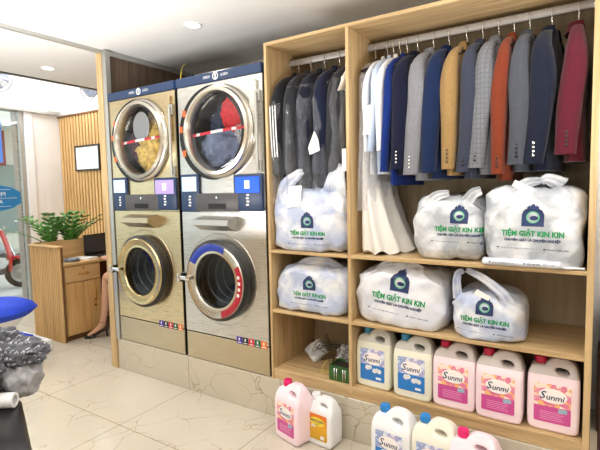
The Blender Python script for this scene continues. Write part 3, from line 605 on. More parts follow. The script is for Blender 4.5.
JK = [ # x hook, name col, mat, label, slen, hw, button, rz
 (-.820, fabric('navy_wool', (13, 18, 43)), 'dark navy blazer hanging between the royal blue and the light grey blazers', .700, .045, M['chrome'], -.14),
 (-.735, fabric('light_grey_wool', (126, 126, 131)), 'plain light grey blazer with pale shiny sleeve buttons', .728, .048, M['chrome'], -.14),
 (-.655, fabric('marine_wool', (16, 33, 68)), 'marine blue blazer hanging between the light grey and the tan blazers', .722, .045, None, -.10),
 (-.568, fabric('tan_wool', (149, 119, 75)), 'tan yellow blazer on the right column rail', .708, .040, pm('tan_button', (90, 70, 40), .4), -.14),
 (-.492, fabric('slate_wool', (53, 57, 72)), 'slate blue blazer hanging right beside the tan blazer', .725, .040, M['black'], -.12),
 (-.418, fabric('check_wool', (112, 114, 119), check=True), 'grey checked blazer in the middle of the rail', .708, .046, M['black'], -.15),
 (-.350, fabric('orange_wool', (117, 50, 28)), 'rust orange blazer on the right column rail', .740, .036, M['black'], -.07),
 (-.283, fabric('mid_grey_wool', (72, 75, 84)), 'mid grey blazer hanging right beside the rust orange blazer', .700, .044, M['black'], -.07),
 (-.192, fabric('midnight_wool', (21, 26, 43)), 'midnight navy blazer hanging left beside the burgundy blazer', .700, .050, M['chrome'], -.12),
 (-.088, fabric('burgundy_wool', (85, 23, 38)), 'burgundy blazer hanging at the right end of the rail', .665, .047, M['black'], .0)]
HN = ['navy', 'light grey', 'marine blue', 'tan', 'slate blue', 'grey checked', 'rust orange', 'mid grey', 'midnight navy', 'burgundy']
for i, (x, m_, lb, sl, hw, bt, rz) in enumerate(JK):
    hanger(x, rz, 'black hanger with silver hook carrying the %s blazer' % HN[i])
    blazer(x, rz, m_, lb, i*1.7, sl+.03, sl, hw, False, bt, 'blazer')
# royal blue jacket at the left of the suits
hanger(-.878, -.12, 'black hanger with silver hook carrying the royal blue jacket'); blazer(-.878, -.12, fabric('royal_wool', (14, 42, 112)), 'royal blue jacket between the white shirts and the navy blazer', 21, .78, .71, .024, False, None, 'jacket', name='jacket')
SM = [fabric('shirt_white', (226, 226, 228), var=.03), fabric('shirt_pale_blue', (186, 200, 224), var=.04), fabric('shirt_cream', (226, 220, 210), var=.03)]
for i, (x, mm, lb, hb, cov) in enumerate(((-.918, SM[0], 'thin white shirt hanging directly left of the royal blue jacket', .026, False), (-.955, SM[1], 'pale blue shirt hanging between two white shirts', .022, False), (-.990, SM[0], 'white shirt under clear film, left of the pale blue shirt', .018, True))):
    hanger(x, -.12, 'black hanger with silver hook carrying the ' + ('thin white shirt', 'pale blue shirt', 'film-covered white shirt')[i]); blazer(x, -.12, mm, lb, 30+i*3, .72, .60, hb, cov, None, 'shirt', name='shirt')
# white dress under film
t = empty('white_dress', (-1.06, RY, ROD), 'long white flared dress under clear film at the left end of the rail', 'dress', rz=-.05); hanger(-1.062, -.05, 'black hanger at the left end of the right rail carrying the white dress')
bm = bmesh.new(); rings = []; prof = [(-.23, .010, .145), (-.25, .02, .15), (-.3, .026, .15), (-.42, .03, .13), (-.55, .034, .15), (-.7, .045, .17), (-.85, .06, .18), (-1.0, .085, .195), (-1.13, .115, .20), (-1.155, .118, .20)]
for z, a, b in prof:
    u = max(0, (-z-.45)/.7); out = []
    for k in range(72):
        th = 2*PI*k/72; fold = 1+.20*u*math.sin(9*th+1.2)+.05*u*math.sin(17*th); out.append(Vector(((.0+.075*u*u if True else 0)+a*fold*math.cos(th), b*(1+.08*u*math.sin(9*th+1.2))*math.sin(th), z+(.012*math.sin(9*th) if z < -1.1 else 0))))
    rings.append(out)
loft(bm, rings); mk('gown', bm, fabric('dress_white', (236, 232, 226), var=.03), t, True, 60)
bm = bmesh.new(); loft(bm, [[p+Vector((.008*noise.noise(p*20), .008*noise.noise(p*17), 0)) for p in superring(.01, 0, z, a, b, .85, 40, .2, 4)] for z, a, b in ((-.1, .01, .03), (-.15, .03, .14), (-.22, .042, .19), (-.4, .044, .19), (-.6, .05, .19), (-.8, .065, .20), (-.93, .072, .205))], False); mk('plastic_cover', bm, M['film2'], t, True)
bm = bmesh.new(); 
rr = [[Vector((x, y, z)) for x, y in ((-.03, -.21), (.035, -.215), (.035, -.213), (-.03, -.208))] for z in (-.46, -.5)]
o = tag(mk('paper_note', bmesh.new(), M['paper']), 'white paper strip hanging among the white shirts', 'paper')
bm = bmesh.new(); loft(bm, [[Vector((x0+dx, yy, z)) for dx, yy in ((-.022, -.001), (.022, -.001), (.022, .0005), (-.022, .0005))] for z, x0, yy in ((1.885, .012, 0), (1.83, .006, 0), (1.78, -.002, 0), (1.735, -.014, 0))]); bm.to_mesh(o.data); bm.free(); o.location = (-1.005, .016, -.05)
# left column: dark garments under film
blk = [fabric('black_wool', (24, 25, 30)), fabric('charcoal_wool', (40, 41, 46)), fabric('black_navy', (22, 25, 40)), fabric('ink_blue', (18, 24, 48))]
LB = ['black suit with white side stripes under clear film, nearest the machines', 'charcoal suit under clear film, second from the machines', 'black navy suit under clear film in the middle of the left rail', 'ink blue suit under clear film with a white paper tag', 'dark suit with a white garment shoulder at the divider']
for i, (x, mm) in enumerate(((-1.575, blk[0]), (-1.485, blk[1]), (-1.39, blk[2]), (-1.29, blk[3]), (-1.19, blk[1]))):
    hanger(x, -.1, 'black hanger carrying the ' + LB[i].split(' under')[0].split(' with')[0] + (' in the left column', ' in the left column', ' in the left column', ' in the left column', ' at the divider')[i])
    g = blazer(x, -.1, mm, LB[i], 50+i*2.3, .80, .70, .049, True, None, 'suit', name='suit')
    if i == 0:
        bm = bmesh.new()
        for dx in (-.02, 0, .02): loft(bm, [[Vector((dx+w+.05*(-z-.5), -.2485-.006*math.sin((-z-.25)*6), z)) for w in (-.004, .004)] for z in [-.3-.03*k for k in range(11)]], False, False)
        mk('side_stripe', bm, M['white'], g)
    if i == 3:
        bm = bmesh.new(); f = [(-.04, -.258, -.60), (.03, -.258, -.58), (.02, -.258, -.52), (-.005, -.258, -.47), (-.05, -.258, -.56)]; loft(bm, [[Vector(p) for p in f], [Vector(p)+Vector((0, .002, 0)) for p in f]]); mk('paper_tag', bm, M['paper'], g)
t = blazer(-1.15, -.02, SM[2], 'cream garment under clear film against the divider of the left column', 77, .42, .27, .018, True, None, 'shirt', name='shirt'); hanger(-1.15, -.02, 'black hanger carrying the cream garment against the divider')
o = tag(mbox('receipt_slip', (-1.158, -1.134, -.002+.012, .013, 1.50, 1.62), M['paper']), 'white receipt slip hanging at the divider edge of the left column', 'receipt')
# ------------------------------------------------------------------ plastic bags
def bvh_of(o):
    me = o.data; mw = o.matrix_local
    return BVHTree.FromPolygons([mw @ v.co for v in me.vertices], [tuple(p.vertices) for p in me.polygons])
def project(me, tree, name, mat, parent, cx, cz, rot, off=.0022, skew=0):
    b = bmesh.new(); b.from_mesh(me); bmesh.ops.triangulate(b, faces=b.faces[:])
    for _ in range(2):
        es = [e for e in b.edges if e.calc_length() > .012]
        if es: bmesh.ops.subdivide_edges(b, edges=es, cuts=1); bmesh.ops.triangulate(b, faces=b.faces[:])
    for v in b.verts:
        x, y = v.co.x, v.co.y; X = cx+x*math.cos(rot)-y*math.sin(rot); Z = cz+x*math.sin(rot)+y*math.cos(rot)
        h = tree.ray_cast(Vector((X, -2, Z)), Vector((0, 1, 0)))
        yy = h[0].y if h[0] else 0
        v.co = Vector((X, yy-off, Z))
    b.to_mesh(me); b.free(); return link(name, me, mat, parent)
SHIRT = [(-.5, -.5), (-.5, .12), (-.40, .34), (-.26, .42), (-.26, .5), (-.13, .62), (-.13, .5), (-.05, .66), (.05, .66), (.13, .5), (.13, .62), (.26, .5), (.26, .42), (.40, .34), (.5, .12), (.5, -.5)]
def prints(bag, cx, cz, w, rot=0, faded=False):
    tree = bvh_of(bag); k = w/.2
    c, s = math.cos(rot), math.sin(rot)
    def P(dx, dz): return (cx+(dx*c-dz*s)*k, cz+(dx*s+dz*c)*k)
    sc = .068*k
    hole = [(.25*math.cos(2*PI*j/24), .25*math.sin(2*PI*j/24)-.02) for j in range(24)]
    lg = cutcurve('l', [[(x*sc*1.05, y*sc) for x, y in SHIRT], [(x*sc*1.25, y*sc*1.25) for x, y in hole]], 0)
    x, z = P(0, .056); g = project(lg, tree, 'logo', M['ink'], bag, x, z, rot)
    ring = cutcurve('l', [[(sc*.31*math.cos(2*PI*j/24), sc*.31*math.sin(2*PI*j/24)-.02*sc) for j in range(24)], [(sc*.245*math.cos(2*PI*j/24), sc*.245*math.sin(2*PI*j/24)-.02*sc) for j in range(24)]], 0); project(ring, tree, 'logo_ring', M['inkg'], g, x, z, rot, .003)
    wave = cutcurve('l', [[(sc*(.20*math.cos(2*PI*j/20)+.05), sc*(.12*math.sin(2*PI*j/20)-.07)) for j in range(20)]], 0); project(wave, tree, 'logo_bird', M['ink'], g, x, z, rot, .003)
    for txt, size, dz, wid, mat, bold in (('TIỆM GIẶT KIN KIN', .026, -.005, .20, 'green', .0011), ('CHUYÊN GIẶT LÀ CHUYÊN NGHIỆP', .0125, -.028, .18, 'ink', .0006), ('● www.tiemgiatkinkin.vn        ● 0888.888.888', .006, -.058, .23, 'ink', 0)):
        me = textmesh(txt, size*k, bold*k); xs = [v.co.x for v in me.vertices]; kk = wid*k/(max(xs)-min(xs))
        for v in me.vertices: v.co.x *= kk
        x, z = P(0, dz); project(me, tree, 'lettering', M[mat], bag, x, z, rot)
def bag(x0, x1, y0, y1, z0, z1, mat, label, seed, e=.42, top=.25, lean=0, ears=(), pr=None, fold=1., apex=0.):
    cx, cy = (x0+x1)/2, (y0+y1)/2; bm = bmesh.new(); NU, NV = 110, 64; rings = []
    for j in range(1, NV):
        ph = -PI/2+PI*j/NV; cph, sph = math.cos(ph), math.sin(ph); zz = math.copysign(abs(sph)**.62, sph); rad = abs(cph)**.16 if sph < 0 else abs(cph)**(.16+top*.7)
        ring = []
        for i in range(NU):
            th = 2*PI*i/NU; c, s = math.cos(th), math.sin(th); X = math.copysign(abs(c)**e, c)*rad; Y = math.copysign(abs(s)**e, s)*rad; Z = (zz+1)/2
            x = cx+X*(x1-x0)/2+lean*Z; y = cy+Y*(y1-y0)/2; z = z0+Z*(z1-z0)
            # folds run towards a gathered knot at the top
            kx = cx+apex; ang = math.atan2(x-kx, (z1+.06)-z); dist = math.hypot(x-kx, z1+.06-z)
            f = 1-2*abs(noise.noise(Vector((ang*4.2+seed, dist*2.2, y*3))))
            f2 = 1-2*abs(noise.noise(Vector((x*9+seed*2, y*9, z*7+seed)))); f3 = noise.noise(Vector((x*5, y*5+seed, z*5)))
            big = .026*f3; d = (.015*f+.010*f2+big*.8)*fold
            n_ = Vector((X, Y*.8, (Z-.5)*1.1)); n_ = n_.normalized() if n_.length else Vector((0, 0, 1))
            p = Vector((x, y, z))+n_*(d-.010)
            p.x = min(max(p.x, x0), x1); p.y = min(max(p.y, y0), y1); p.z = max(p.z, z0+.001); ring.append(p)
        rings.append(ring)
    loft(bm, rings); o = mk('plastic_carrier_bag', bm, mat, None, True)
    me = o.data; o.location = (0, 0, 0); tag(o, label, 'plastic bag')
    if pr: prints(o, *pr)
    for ear in ears:
        path, wd0, wd1 = ear; pts = smoothpath(path, 7); bm = bmesh.new(); rr = []
        for i, p in enumerate(pts):
            u = i/(len(pts)-1); w = wd0+(wd1-wd0)*u; tdir = (pts[min(i+1, len(pts)-1)]-pts[max(i-1, 0)]).normalized(); side = Vector((0, 1, 0)).cross(tdir)
            side = side.normalized(); nn = tdir.cross(side); m = 12; out = []
            for k in range(m+1):
                q = -1+2*k/m; out.append(p+side*w*q+nn*(.005*math.sin(q*7+seed)+.004*noise.noise(p*30+Vector((q*3, 0, 0)))))
            out += [q_+nn*.0025 for q_ in out[::-1]]; rr.append(out)
        loft(bm, rr); mk('bag_handle', bm, mat, o, True)
    # origin at base
    off = Vector((cx, cy, z0)); 
    for q in [o]+list(o.children_recursive): q.data.transform(Matrix.Translation(-off))
    o.location = off; return o
def slip(b, pts, nm='receipt'):
    bm = bmesh.new(); off = b.location; loft(bm, [[Vector(p)-off for p in pts], [Vector(p)-off+Vector((0, .0015, 0)) for p in pts]]); return mk(nm, bm, M['paper'], b)
b1 = bag(-1.640, -1.135, .0, .34, 1.047, 1.40, M['bagb'], 'large plump printed carrier bag in the left column below the dark suits', 1.1, .45, .3, pr=(-1.383, 1.16, .235), fold=1.2,
    ears=[([(-1.58, .05, 1.33), (-1.55, .03, 1.42), (-1.48, .02, 1.475), (-1.42, .02, 1.515)], .06, .018), ([(-1.24, .06, 1.34), (-1.215, .03, 1.43), (-1.20, .03, 1.50), (-1.185, .05, 1.54)], .085, .025)])
slip(b1, [(-1.52, -.004, 1.30), (-1.425, -.004, 1.31), (-1.41, -.006, 1.43), (-1.50, -.006, 1.425)])
b2 = bag(-1.640, -1.140, .005, .36, .681, .955, M['bagb'], 'wide flat printed carrier bag in the left column on the middle shelf', 3.4, .5, .35, pr=(-1.385, .80, .215, -.02), fold=1.,
    ears=[([(-1.55, .12, .90), (-1.45, .10, .965), (-1.33, .12, .975), (-1.24, .14, .93)], .035, .03)])
b3 = bag(-1.105, -.615, .005, .40, .681, .985, M['bagw'], 'big white printed carrier bag in the right column beside the divider', 6.2, .5, .35, lean=-.0, pr=(-.845, .84, .285, -.10), fold=1.1,
    ears=[([(-1.0, .1, .93), (-.93, .08, .985), (-.84, .08, 1.0), (-.75, .1, .965)], .035, .035)])
b4 = bag(-.590, -.262, .0, .30, .681, .905, M['bagb'], 'grey-white printed carrier bag with raised handles on the middle shelf right', 8.3, .5, .3, pr=(-.425, .785, .215, -.03), fold=.9,
    ears=[([(-.555, .05, .86), (-.56, .04, .93), (-.555, .05, .985), (-.53, .06, 1.0)], .024, .014), ([(-.30, .05, .80), (-.34, .02, .90), (-.43, .03, .97), (-.52, .06, 1.005)], .030, .014)])
slip(b4, [(-.47, -.006, .905), (-.405, -.006, .88), (-.395, -.008, .90), (-.455, -.008, .93)])
b5 = bag(-.79, -.446, .03, .42, 1.047, 1.36, M['bagg'], 'greyish printed carrier bag below the tan and slate blazers', 11.4, .5, .3, pr=(-.55, 1.205, .225, -.02), fold=1.1,
    ears=[([(-.70, .06, 1.32), (-.66, .05, 1.36), (-.60, .05, 1.375)], .035, .015), ([(-.52, .07, 1.33), (-.49, .06, 1.37), (-.455, .06, 1.385)], .03, .02)])
b6 = bag(-.440, -.032, -.0, .42, 1.047, 1.405, M['bagg'], 'large greyish printed carrier bag below the midnight navy and burgundy blazers', 14.9, .45, .3, pr=(-.232, 1.20, .245, -.02), fold=1.1,
    ears=[([(-.30, .07, 1.38), (-.26, .06, 1.415), (-.21, .07, 1.425)], .035, .015), ([(-.21, .07, 1.42), (-.18, .07, 1.43), (-.12, .09, 1.40)], .015, .035)])
slip(b6, [(-.315, -.006, 1.405), (-.235, -.006, 1.36), (-.225, -.01, 1.39), (-.30, -.01, 1.43)])
# flat folded bag lying at the shelf edge
bm = bmesh.new(); rings = []
for i in range(31):
    u = i/30; x = -.43+.345*u; h = .017*(1-.2*noise.noise(Vector((u*7, 0, 3)))); dpt = .045
    if u > .93: h *= .4; dpt *= .5
    rings.append([Vector((x, -.0-.012+dpt*math.cos(a)+.025, 1.047+h+h*math.sin(a))) for a in [2*PI*k/14 for k in range(14)]])
for xx, r in ((-.07, .006), (-.045, .004), (-.034, .006)): rings.append([Vector((xx, .015+r*2*math.cos(a), 1.054+r*math.sin(a))) for a in [2*PI*k/14 for k in range(14)]])
loft(bm, rings); fbg = tag(mk('folded_plastic_bag', bm, M['bagw'], None, True), 'long flat folded white bag lying on the shelf edge below the large greyish bag', 'plastic bag')
tr_ = bvh_of(fbg); project(textmesh('● www.tiemgiatkinkin.vn', .010), tr_, 'lettering', M['ink'], fbg, -.35, 1.066, 0); project(textmesh('● 0888.888.888   TIỆM GIẶT', .010), tr_, 'lettering', M['ink'], fbg, -.2, 1.066, 0)
# ------------------------------------------------------------------ detergent bottles
def bottle_mesh(w, h, d):
    b = .012; hw = w/2-b; q = w/.205
    out = [(-hw+.012, b), (hw-.012, b), (hw, b+.012), (hw, h*.72), (hw-.006, h*.78), (hw-.016*q, h*.885), (hw-.034*q, h*.925), (hw-.055*q, h*.935), (hw-.088*q, h*.93), (hw-.108*q, h*.89), (hw-.118*q, h*.84), (-hw+.058*q, h*.83), (-hw+.014, h*.83), (-hw+.004, h*.78), (-hw, h*.72), (-hw, b+.012)]
    hole = [(hw-.062*q+.040*q*math.copysign(abs(math.cos(a))**.8, math.cos(a))+.005, h*.815+(h*.066+.004)*math.sin(a)-.10*(.034*q)*math.cos(a)) for a in [2*PI*k/24 for k in range(24)]]
    hole = [(x+ (.012 if x > hw-.060*q else -.012)*0, z) for x, z in hole]
    for _ in range(2):
        o2 = []
        for i in range(len(out)):
            p, n = out[i], out[(i+1) % len(out)]; o2 += [(p[0]*.8+n[0]*.2, p[1]*.8+n[1]*.2), (p[0]*.2+n[0]*.8, p[1]*.2+n[1]*.8)]
        out = o2
    def dens(L):
        o_ = []
        for i, p in enumerate(L):
            q = L[(i+1) % len(L)]; n = max(1, int(math.hypot(p[0]-q[0], p[1]-q[1])/.012))
            o_ += [(p[0]+(q[0]-p[0])*k/n, p[1]+(q[1]-p[1])*k/n) for k in range(n)]
        return o_
    me = cutcurve('b', [out, hole], d/2-b, b, bres=3)
    for v in me.vertices:
        x, z, y = v.co.x, v.co.y, v.co.z
        k = 1 if z < h*.70 else max(.34, .93-(z-h*.70)/(h*.26)*.62)
        v.co = (x, -y*k, z)
    return me
BM1 = bottle_mesh(.205, .335, .135); BM2 = bottle_mesh(.185, .275, .11)
def capmesh():
    bm = bmesh.new(); r = .024; rings = []
    for rr, z in ((.019, -.03), (.019, -.004), (r*1.0, 0), (r*1.04, .003), (r, .024), (r*.92, .030), (.0005, .031)):
        rings.append([Vector((rr*(1+.03*(k % 2))*math.cos(2*PI*k/40), rr*(1+.03*(k % 2))*math.sin(2*PI*k/40), z)) for k in range(40)])
    loft(bm, rings); o = mk('c', bm, None, None, True, 40); m = o.data; bpy.data.objects.remove(o); return m
CM = capmesh()
def bottle(x, y, z, rz, body, cap, lab, label, big=True, ink=None, text='Sunmi'):
    t = empty('detergent_bottle', (x, y, z), label, 'bottle', 'detergent bottles', rz); W_, H_, D_ = (.205, .335, .135) if big else (.185, .275, .11)
    me = (BM1 if big else BM2).copy(); link('body', me, body, t, True)
    try: me.set_sharp_from_angle(angle=R(50))
    except Exception: pass
    cm = CM.copy(); c_ = link('cap', cm, cap, t, True); hw = W_/2-.012; c_.location = (-hw+.036, 0, H_*.875)
    lw = .072*W_/.205; z0, z1 = H_*.13, H_*.655
    lm = cutcurve('l', [rounded(-lw-.002, lw+.002-.004, z0, z1, .008)], .0006)
    for v in lm.vertices: v.co = (v.co.x-.0, -D_/2-.0008-v.co.z, v.co.y)
    L_ = link('label', lm, lab, t)
    yy = -D_/2-.0022
    if text == 'Sunmi':
        flat_text('lettering', 'S', .050, M['ink'], L_, (-.038, yy, z0+(z1-z0)*.69), .0006, .25); flat_text('lettering', 'unmi', .036, M['ink'], L_, (.010, yy, z0+(z1-z0)*.66), .0006, .2)
        if lab is M['lb']:
            bm = bmesh.new()
            for ax, az, rr in ((-.03, .40, .014), (-.016, .42, .012), (.012, .33, .013), (.026, .35, .012), (.04, .33, .012)): lathe(bm, [(.0005, yy), (rr, yy), (rr, yy+.001)], 18, 'y', (ax, 0, z0+(z1-z0)*az))
            mk('cloud_motif', bm, M['white'], L_)
            bm = bmesh.new(); box(bm, .02, .05, yy, yy+.001, z0+.012, z0+.024); mk('volume_mark', bm, M['white'], L_)
        else:
            flat_text('lettering', 'HƯƠNG HOA ANH', .009, pm('crimson_ink', (190, 30, 80), .5), L_, (.005, yy, z0+(z1-z0)*.50))
            bm = bmesh.new(); box(bm, .022, .056, yy, yy+.001, z0+(z1-z0)*.30, z0+(z1-z0)*.40); mk('badge', bm, pm('badge_grey', (150, 180, 200), .5), L_)
            bm = bmesh.new()
            for k in range(5): box(bm, -.05, .045-.006*(k % 3), yy, yy+.001, z0+.014+k*.0085, z0+.0155+k*.0085)
            mk('small_print', bm, pm('pale_ink', (240, 180, 215), .5), L_)
    else:
        bm = bmesh.new(); loft(bm, [[Vector((.05*math.cos(a)*q, yy+.0006*(1-q), z1-.042+.026*math.sin(a)*q)) for a in [2*PI*k/28 for k in range(28)]] for q in (1, .02)]); mk('oval_emblem', bm, pm('emblem_yellow', (255, 226, 70), .5), L_)
        flat_text('lettering', 'MAXCLEAN', .020, M['ink'], L_, (0, yy-.001, z1-.038), .0005, width=.085); flat_text('lettering', 'LAU', .016, pm('emblem_green', (40, 130, 80), .5), L_, (0, yy-.001, z1-.056))
        bm = bmesh.new(); box(bm, .02, .045, yy-.0, yy+.001, z0+.01, z0+.028); mk('barcode', bm, M['white'], L_)
        bm = bmesh.new()
        for ax, az in ((-.035, .075), (-.028, .082), (-.02, .073)): lathe(bm, [(.0005, yy), (.007, yy), (.007, yy+.001)], 12, 'y', (ax, 0, z0+az))
        mk('foam_motif', bm, M['white'], L_)
    return t
sy = .093
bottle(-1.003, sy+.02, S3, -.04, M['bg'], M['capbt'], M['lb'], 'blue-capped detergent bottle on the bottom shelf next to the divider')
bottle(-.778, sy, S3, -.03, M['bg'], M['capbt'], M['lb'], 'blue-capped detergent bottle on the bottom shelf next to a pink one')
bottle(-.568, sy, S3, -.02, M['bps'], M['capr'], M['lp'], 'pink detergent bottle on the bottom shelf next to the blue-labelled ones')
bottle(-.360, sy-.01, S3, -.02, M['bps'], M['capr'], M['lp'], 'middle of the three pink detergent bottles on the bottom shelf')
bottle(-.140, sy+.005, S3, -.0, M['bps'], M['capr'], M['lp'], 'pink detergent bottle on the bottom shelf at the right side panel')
bottle(-1.405, -.135, 0, -.28, M['bp'], M['capp'], M['lp'], 'pink-capped pink bottle standing on the floor at the left, before the plinth')
bottle(-1.245, -.09, 0, -.10, M['bw'], M['white'], M['ly'], 'smaller white bottle with yellow label on the floor before the plinth', False, text='max')
bottle(-.810, -.125, 0, -.1, M['bw'], M['capb'], M['lb'], 'white bottle with bright blue cap on the floor, half cut by the frame')
bottle(-.605, -.125, 0, -.05, M['bc'], M['capb'], M['lb'], 'cream bottle with bright blue cap on the floor, left of the low pink one')
bottle(-.420, -.165, 0, -.05, M['bp'], M['capp'], M['lp'], 'pink-capped bottle on the floor at the bottom right edge of the frame')
# ------------------------------------------------------------------ bottom left cell clutter
o = bag(-1.56, -1.42, .14, .20, .325, .45, M['bagg'], 'white plastic pack leaning at the left of the bottom shelf', 33.1, .5, .1, fold=.5); o.name = 'plastic_pack'; o['category'] = 'pack'; o.location = (-1.535, .24, .325); o.rotation_euler = (-.9, .35, -.5)
blob('crumpled_plastic_bag', (-1.215, .24, .38), (.08, .07, .065), M['film2'], 'clear crumpled plastic bag heaped beside the wire bundle', 'plastic bag', 4.4, .35, 3, -.068)
bm = bmesh.new(); random.seed(9)
for k in range(46):
    p = Vector((random.uniform(-.12, .12), random.uniform(-.08, .08), random.uniform(0, .15))); a = random.uniform(0, PI); d = Vector((math.cos(a), random.uniform(-.4, .4), random.uniform(-.5, .5)))*random.uniform(.05, .10)
    pts = [p-d, p+Vector((0, 0, .015)), p+d, p+d*.8+Vector((0, .01, .03))]; pts = [Vector((max(-.15, min(.15, q.x)), max(-.1, min(.1, q.y)), max(0.003, q.z))) for q in pts]; tube(bm, smoothpath(pts, 4), .0022, 5)
o = tag(mk('wire_bundle', bm, pm('wire_dark', (96, 90, 74), .35, .6), None, True), 'tangled bundle of dark thin wires on the bottom shelf', 'wire', kind='stuff'); o.location = (-1.34, .28, .31)
gb = empty('green_box', (-1.185, .085, S3), 'dark green open box in the bottom left cell beside the divider', 'box')
bm = bmesh.new()
for b in ((-.085, .05, -.055, -.05, 0, .088), (-.085, .05, .06, .065, 0, .088), (-.085, -.08, -.05, .06, 0, .088), (.045, .05, -.05, .06, 0, .088), (-.08, .045, -.05, .06, 0, .005)): box(bm, *b)
mk('box_body', bm, pm('box_green', (44, 92, 40), .5, var=.15), gb)
bm = bmesh.new()
for x in (-.05, -.035, .005, .02): tube(bm, [(x, -.058, .01), (x, -.058, .075)], .0035, 6)
mk('clip', bm, M['chrome'], gb, True)
mbox('contents', (-.079, .044, -.049, .059, .006, .075), pm('dark_contents', (50, 40, 34), .8), gb)
bm = bmesh.new(); tube(bm, smoothpath([(.0, .0, .004), (.03, -.02, .004), (.055, 0, .004), (.03, .03, .004), (0, .02, .006), (-.01, .05, .02), (.01, .07, .05)]), .003, 6); o = tag(mk('loose_string', bm, pm('cord_yellow', (210, 184, 90), .6), None, True), 'short yellow cord looped on the bottom shelf', 'cord'); o.location = (-1.37, .10, S3)
# ------------------------------------------------------------------ reception desk
dk = empty('reception_desk', (-4.43, .55, 0), 'light oak reception desk with slatted end, drawer and cupboard', 'desk')
dx, dy = 4.43, -.55
def db(name, b, mat, parent=dk, bev=.002): return mbox(name, (b[0]+dx, b[1]+dx, b[2]+dy, b[3]+dy, b[4], b[5]), mat, parent, bev)
db('end_panel', (-4.67, -4.165, .115, .135, 0, .915), M['slatback'])
bm = bmesh.new(); x = -4.685
for k in range(18): box(bm, x+dx, x+.017+dx, .100+dy, .1155+dy, .0, .905, .002); x += .0295
mk('end_slats', bm, M['slat'], dk); db('end_cap', (-4.69, -4.155, .085, .14, .905, .92), M['desk_y'])
db('street_side_panel', (-4.69, -4.665, .135, 1.15, 0, .93), M['desk']); db('raised_panel', (-4.54, -4.52, .135, 1.15, .75, .935), M['desk_y'])
db('ledge', (-4.665, -4.54, .135, 1.15, .70, .72), M['desk_y']); db('worktop', (-4.52, -4.155, .135, 1.15, .725, .75), M['desk_y'])
db('cupboard_body', (-4.6, -4.185, .14, .515, .05, .725), M['desk']); db('kick_board', (-4.6, -4.2, .14, .515, 0, .05), M['slatback']); db('back_board', (-4.6, -4.58, .515, 1.15, .05, .725), pm('reddish_board', (120, 62, 40), .6)); db('leg_panel', (-4.6, -4.17, 1.13, 1.15, 0, .725), M['desk'])
d1 = db('drawer', (-4.186, -4.170, .150, .508, .565, .715), M['desk_y']); d2 = db('door', (-4.186, -4.170, .150, .327, .055, .555), M['desk']); d3 = db('door', (-4.186, -4.170, .331, .508, .055, .555), M['desk'])
def pull(par, y0, z0, y1, z1):
    bm = bmesh.new(); a = Vector((-4.170+dx, y0+dy, z0)); b = Vector((-4.170+dx, y1+dy, z1)); o_ = Vector((.022, 0, 0)); tube(bm, smoothpath([a, a+o_*.8, (a+b)/2+o_*1.1, b+o_*.8, b], 4), .0045, 8)
    for p in (a, b): lathe(bm, [(.0005, .004), (.012, .003), (.012, 0)], 12, 'x', p)
    mk('handle', bm, M['brass'], par, True)
pull(d1, .29, .635, .37, .635); pull(d3, .44, .36, .44, .47)
bm = bmesh.new(); lathe(bm, [(.0005, .005), (.009, .004), (.009, 0)], 12, 'x', (-4.170+dx, .33+dy, .69)); mk('keyhole', bm, M['brass'], d1)
bm = bmesh.new(); lathe(bm, [(.0005, .005), (.009, .004), (.009, 0)], 12, 'x', (-4.170+dx, .44+dy, .30)); mk('keyhole', bm, M['brass'], d3)
# plants
def zz(x, y, seed, label, n=9):
    random.seed(seed); t = empty('potted_plant', (x, y, .721), label, 'plant', 'leafy plants on the desk ledge')
    bm = bmesh.new(); lathe(bm, [(.0005, 0), (.04, 0), (.05, .09), (.045, .09), (.04, .075), (.0005, .075)], 24, 'z'); mk('pot', bm, M['white'], t, True, 40)
    st = bmesh.new(); lf = bmesh.new()
    for k in range(n):
        a = 2*PI*k/n+random.uniform(-.3, .3); le = random.uniform(.30, .47); out = random.uniform(.08, .26); sp = []
        for i in range(9):
            u = i/8; xx = math.cos(a)*out*u*u; yy = math.sin(a)*out*1.3*u*u; sp.append(Vector((max(xx, -.20), yy, .07+le*u-.05*u*u)))
        tube(st, sp, [.006-.004*i/8 for i in range(9)], 6)
        for i in range(2, 9):
            p = sp[i]; tdir = (sp[i]-sp[i-1]).normalized(); side = Vector((-math.sin(a), math.cos(a), 0)); 
            for sg in (-1, 1):
                L_ = .085*(1-.35*abs(i-5)/5); d = (side*sg*.85+tdir*.55).normalized(); nn = d.cross(tdir).normalized(); wv = nn.cross(d).normalized(); b0 = p
                r_ = [[b0+d*L_*q+wv*wd_*s_+nn*(.006*(1-abs(s_))) for s_ in (-1, 0, 1)]+[b0+d*L_*q-nn*.001] for q, wd_ in ((0, .001), (.3, .013), (.6, .014), (.85, .008), (1, .0008))]; loft(lf, r_)
    mk('stem', st, M['stem'], t, True); mk('leaves', lf, M['leaf'], t, True, 60)
zz(-4.60, .26, 3, 'leafy green plant nearest the slatted desk end', 11); zz(-4.60, .47, 5, 'tall leafy green plant in the middle of the desk ledge', 14)
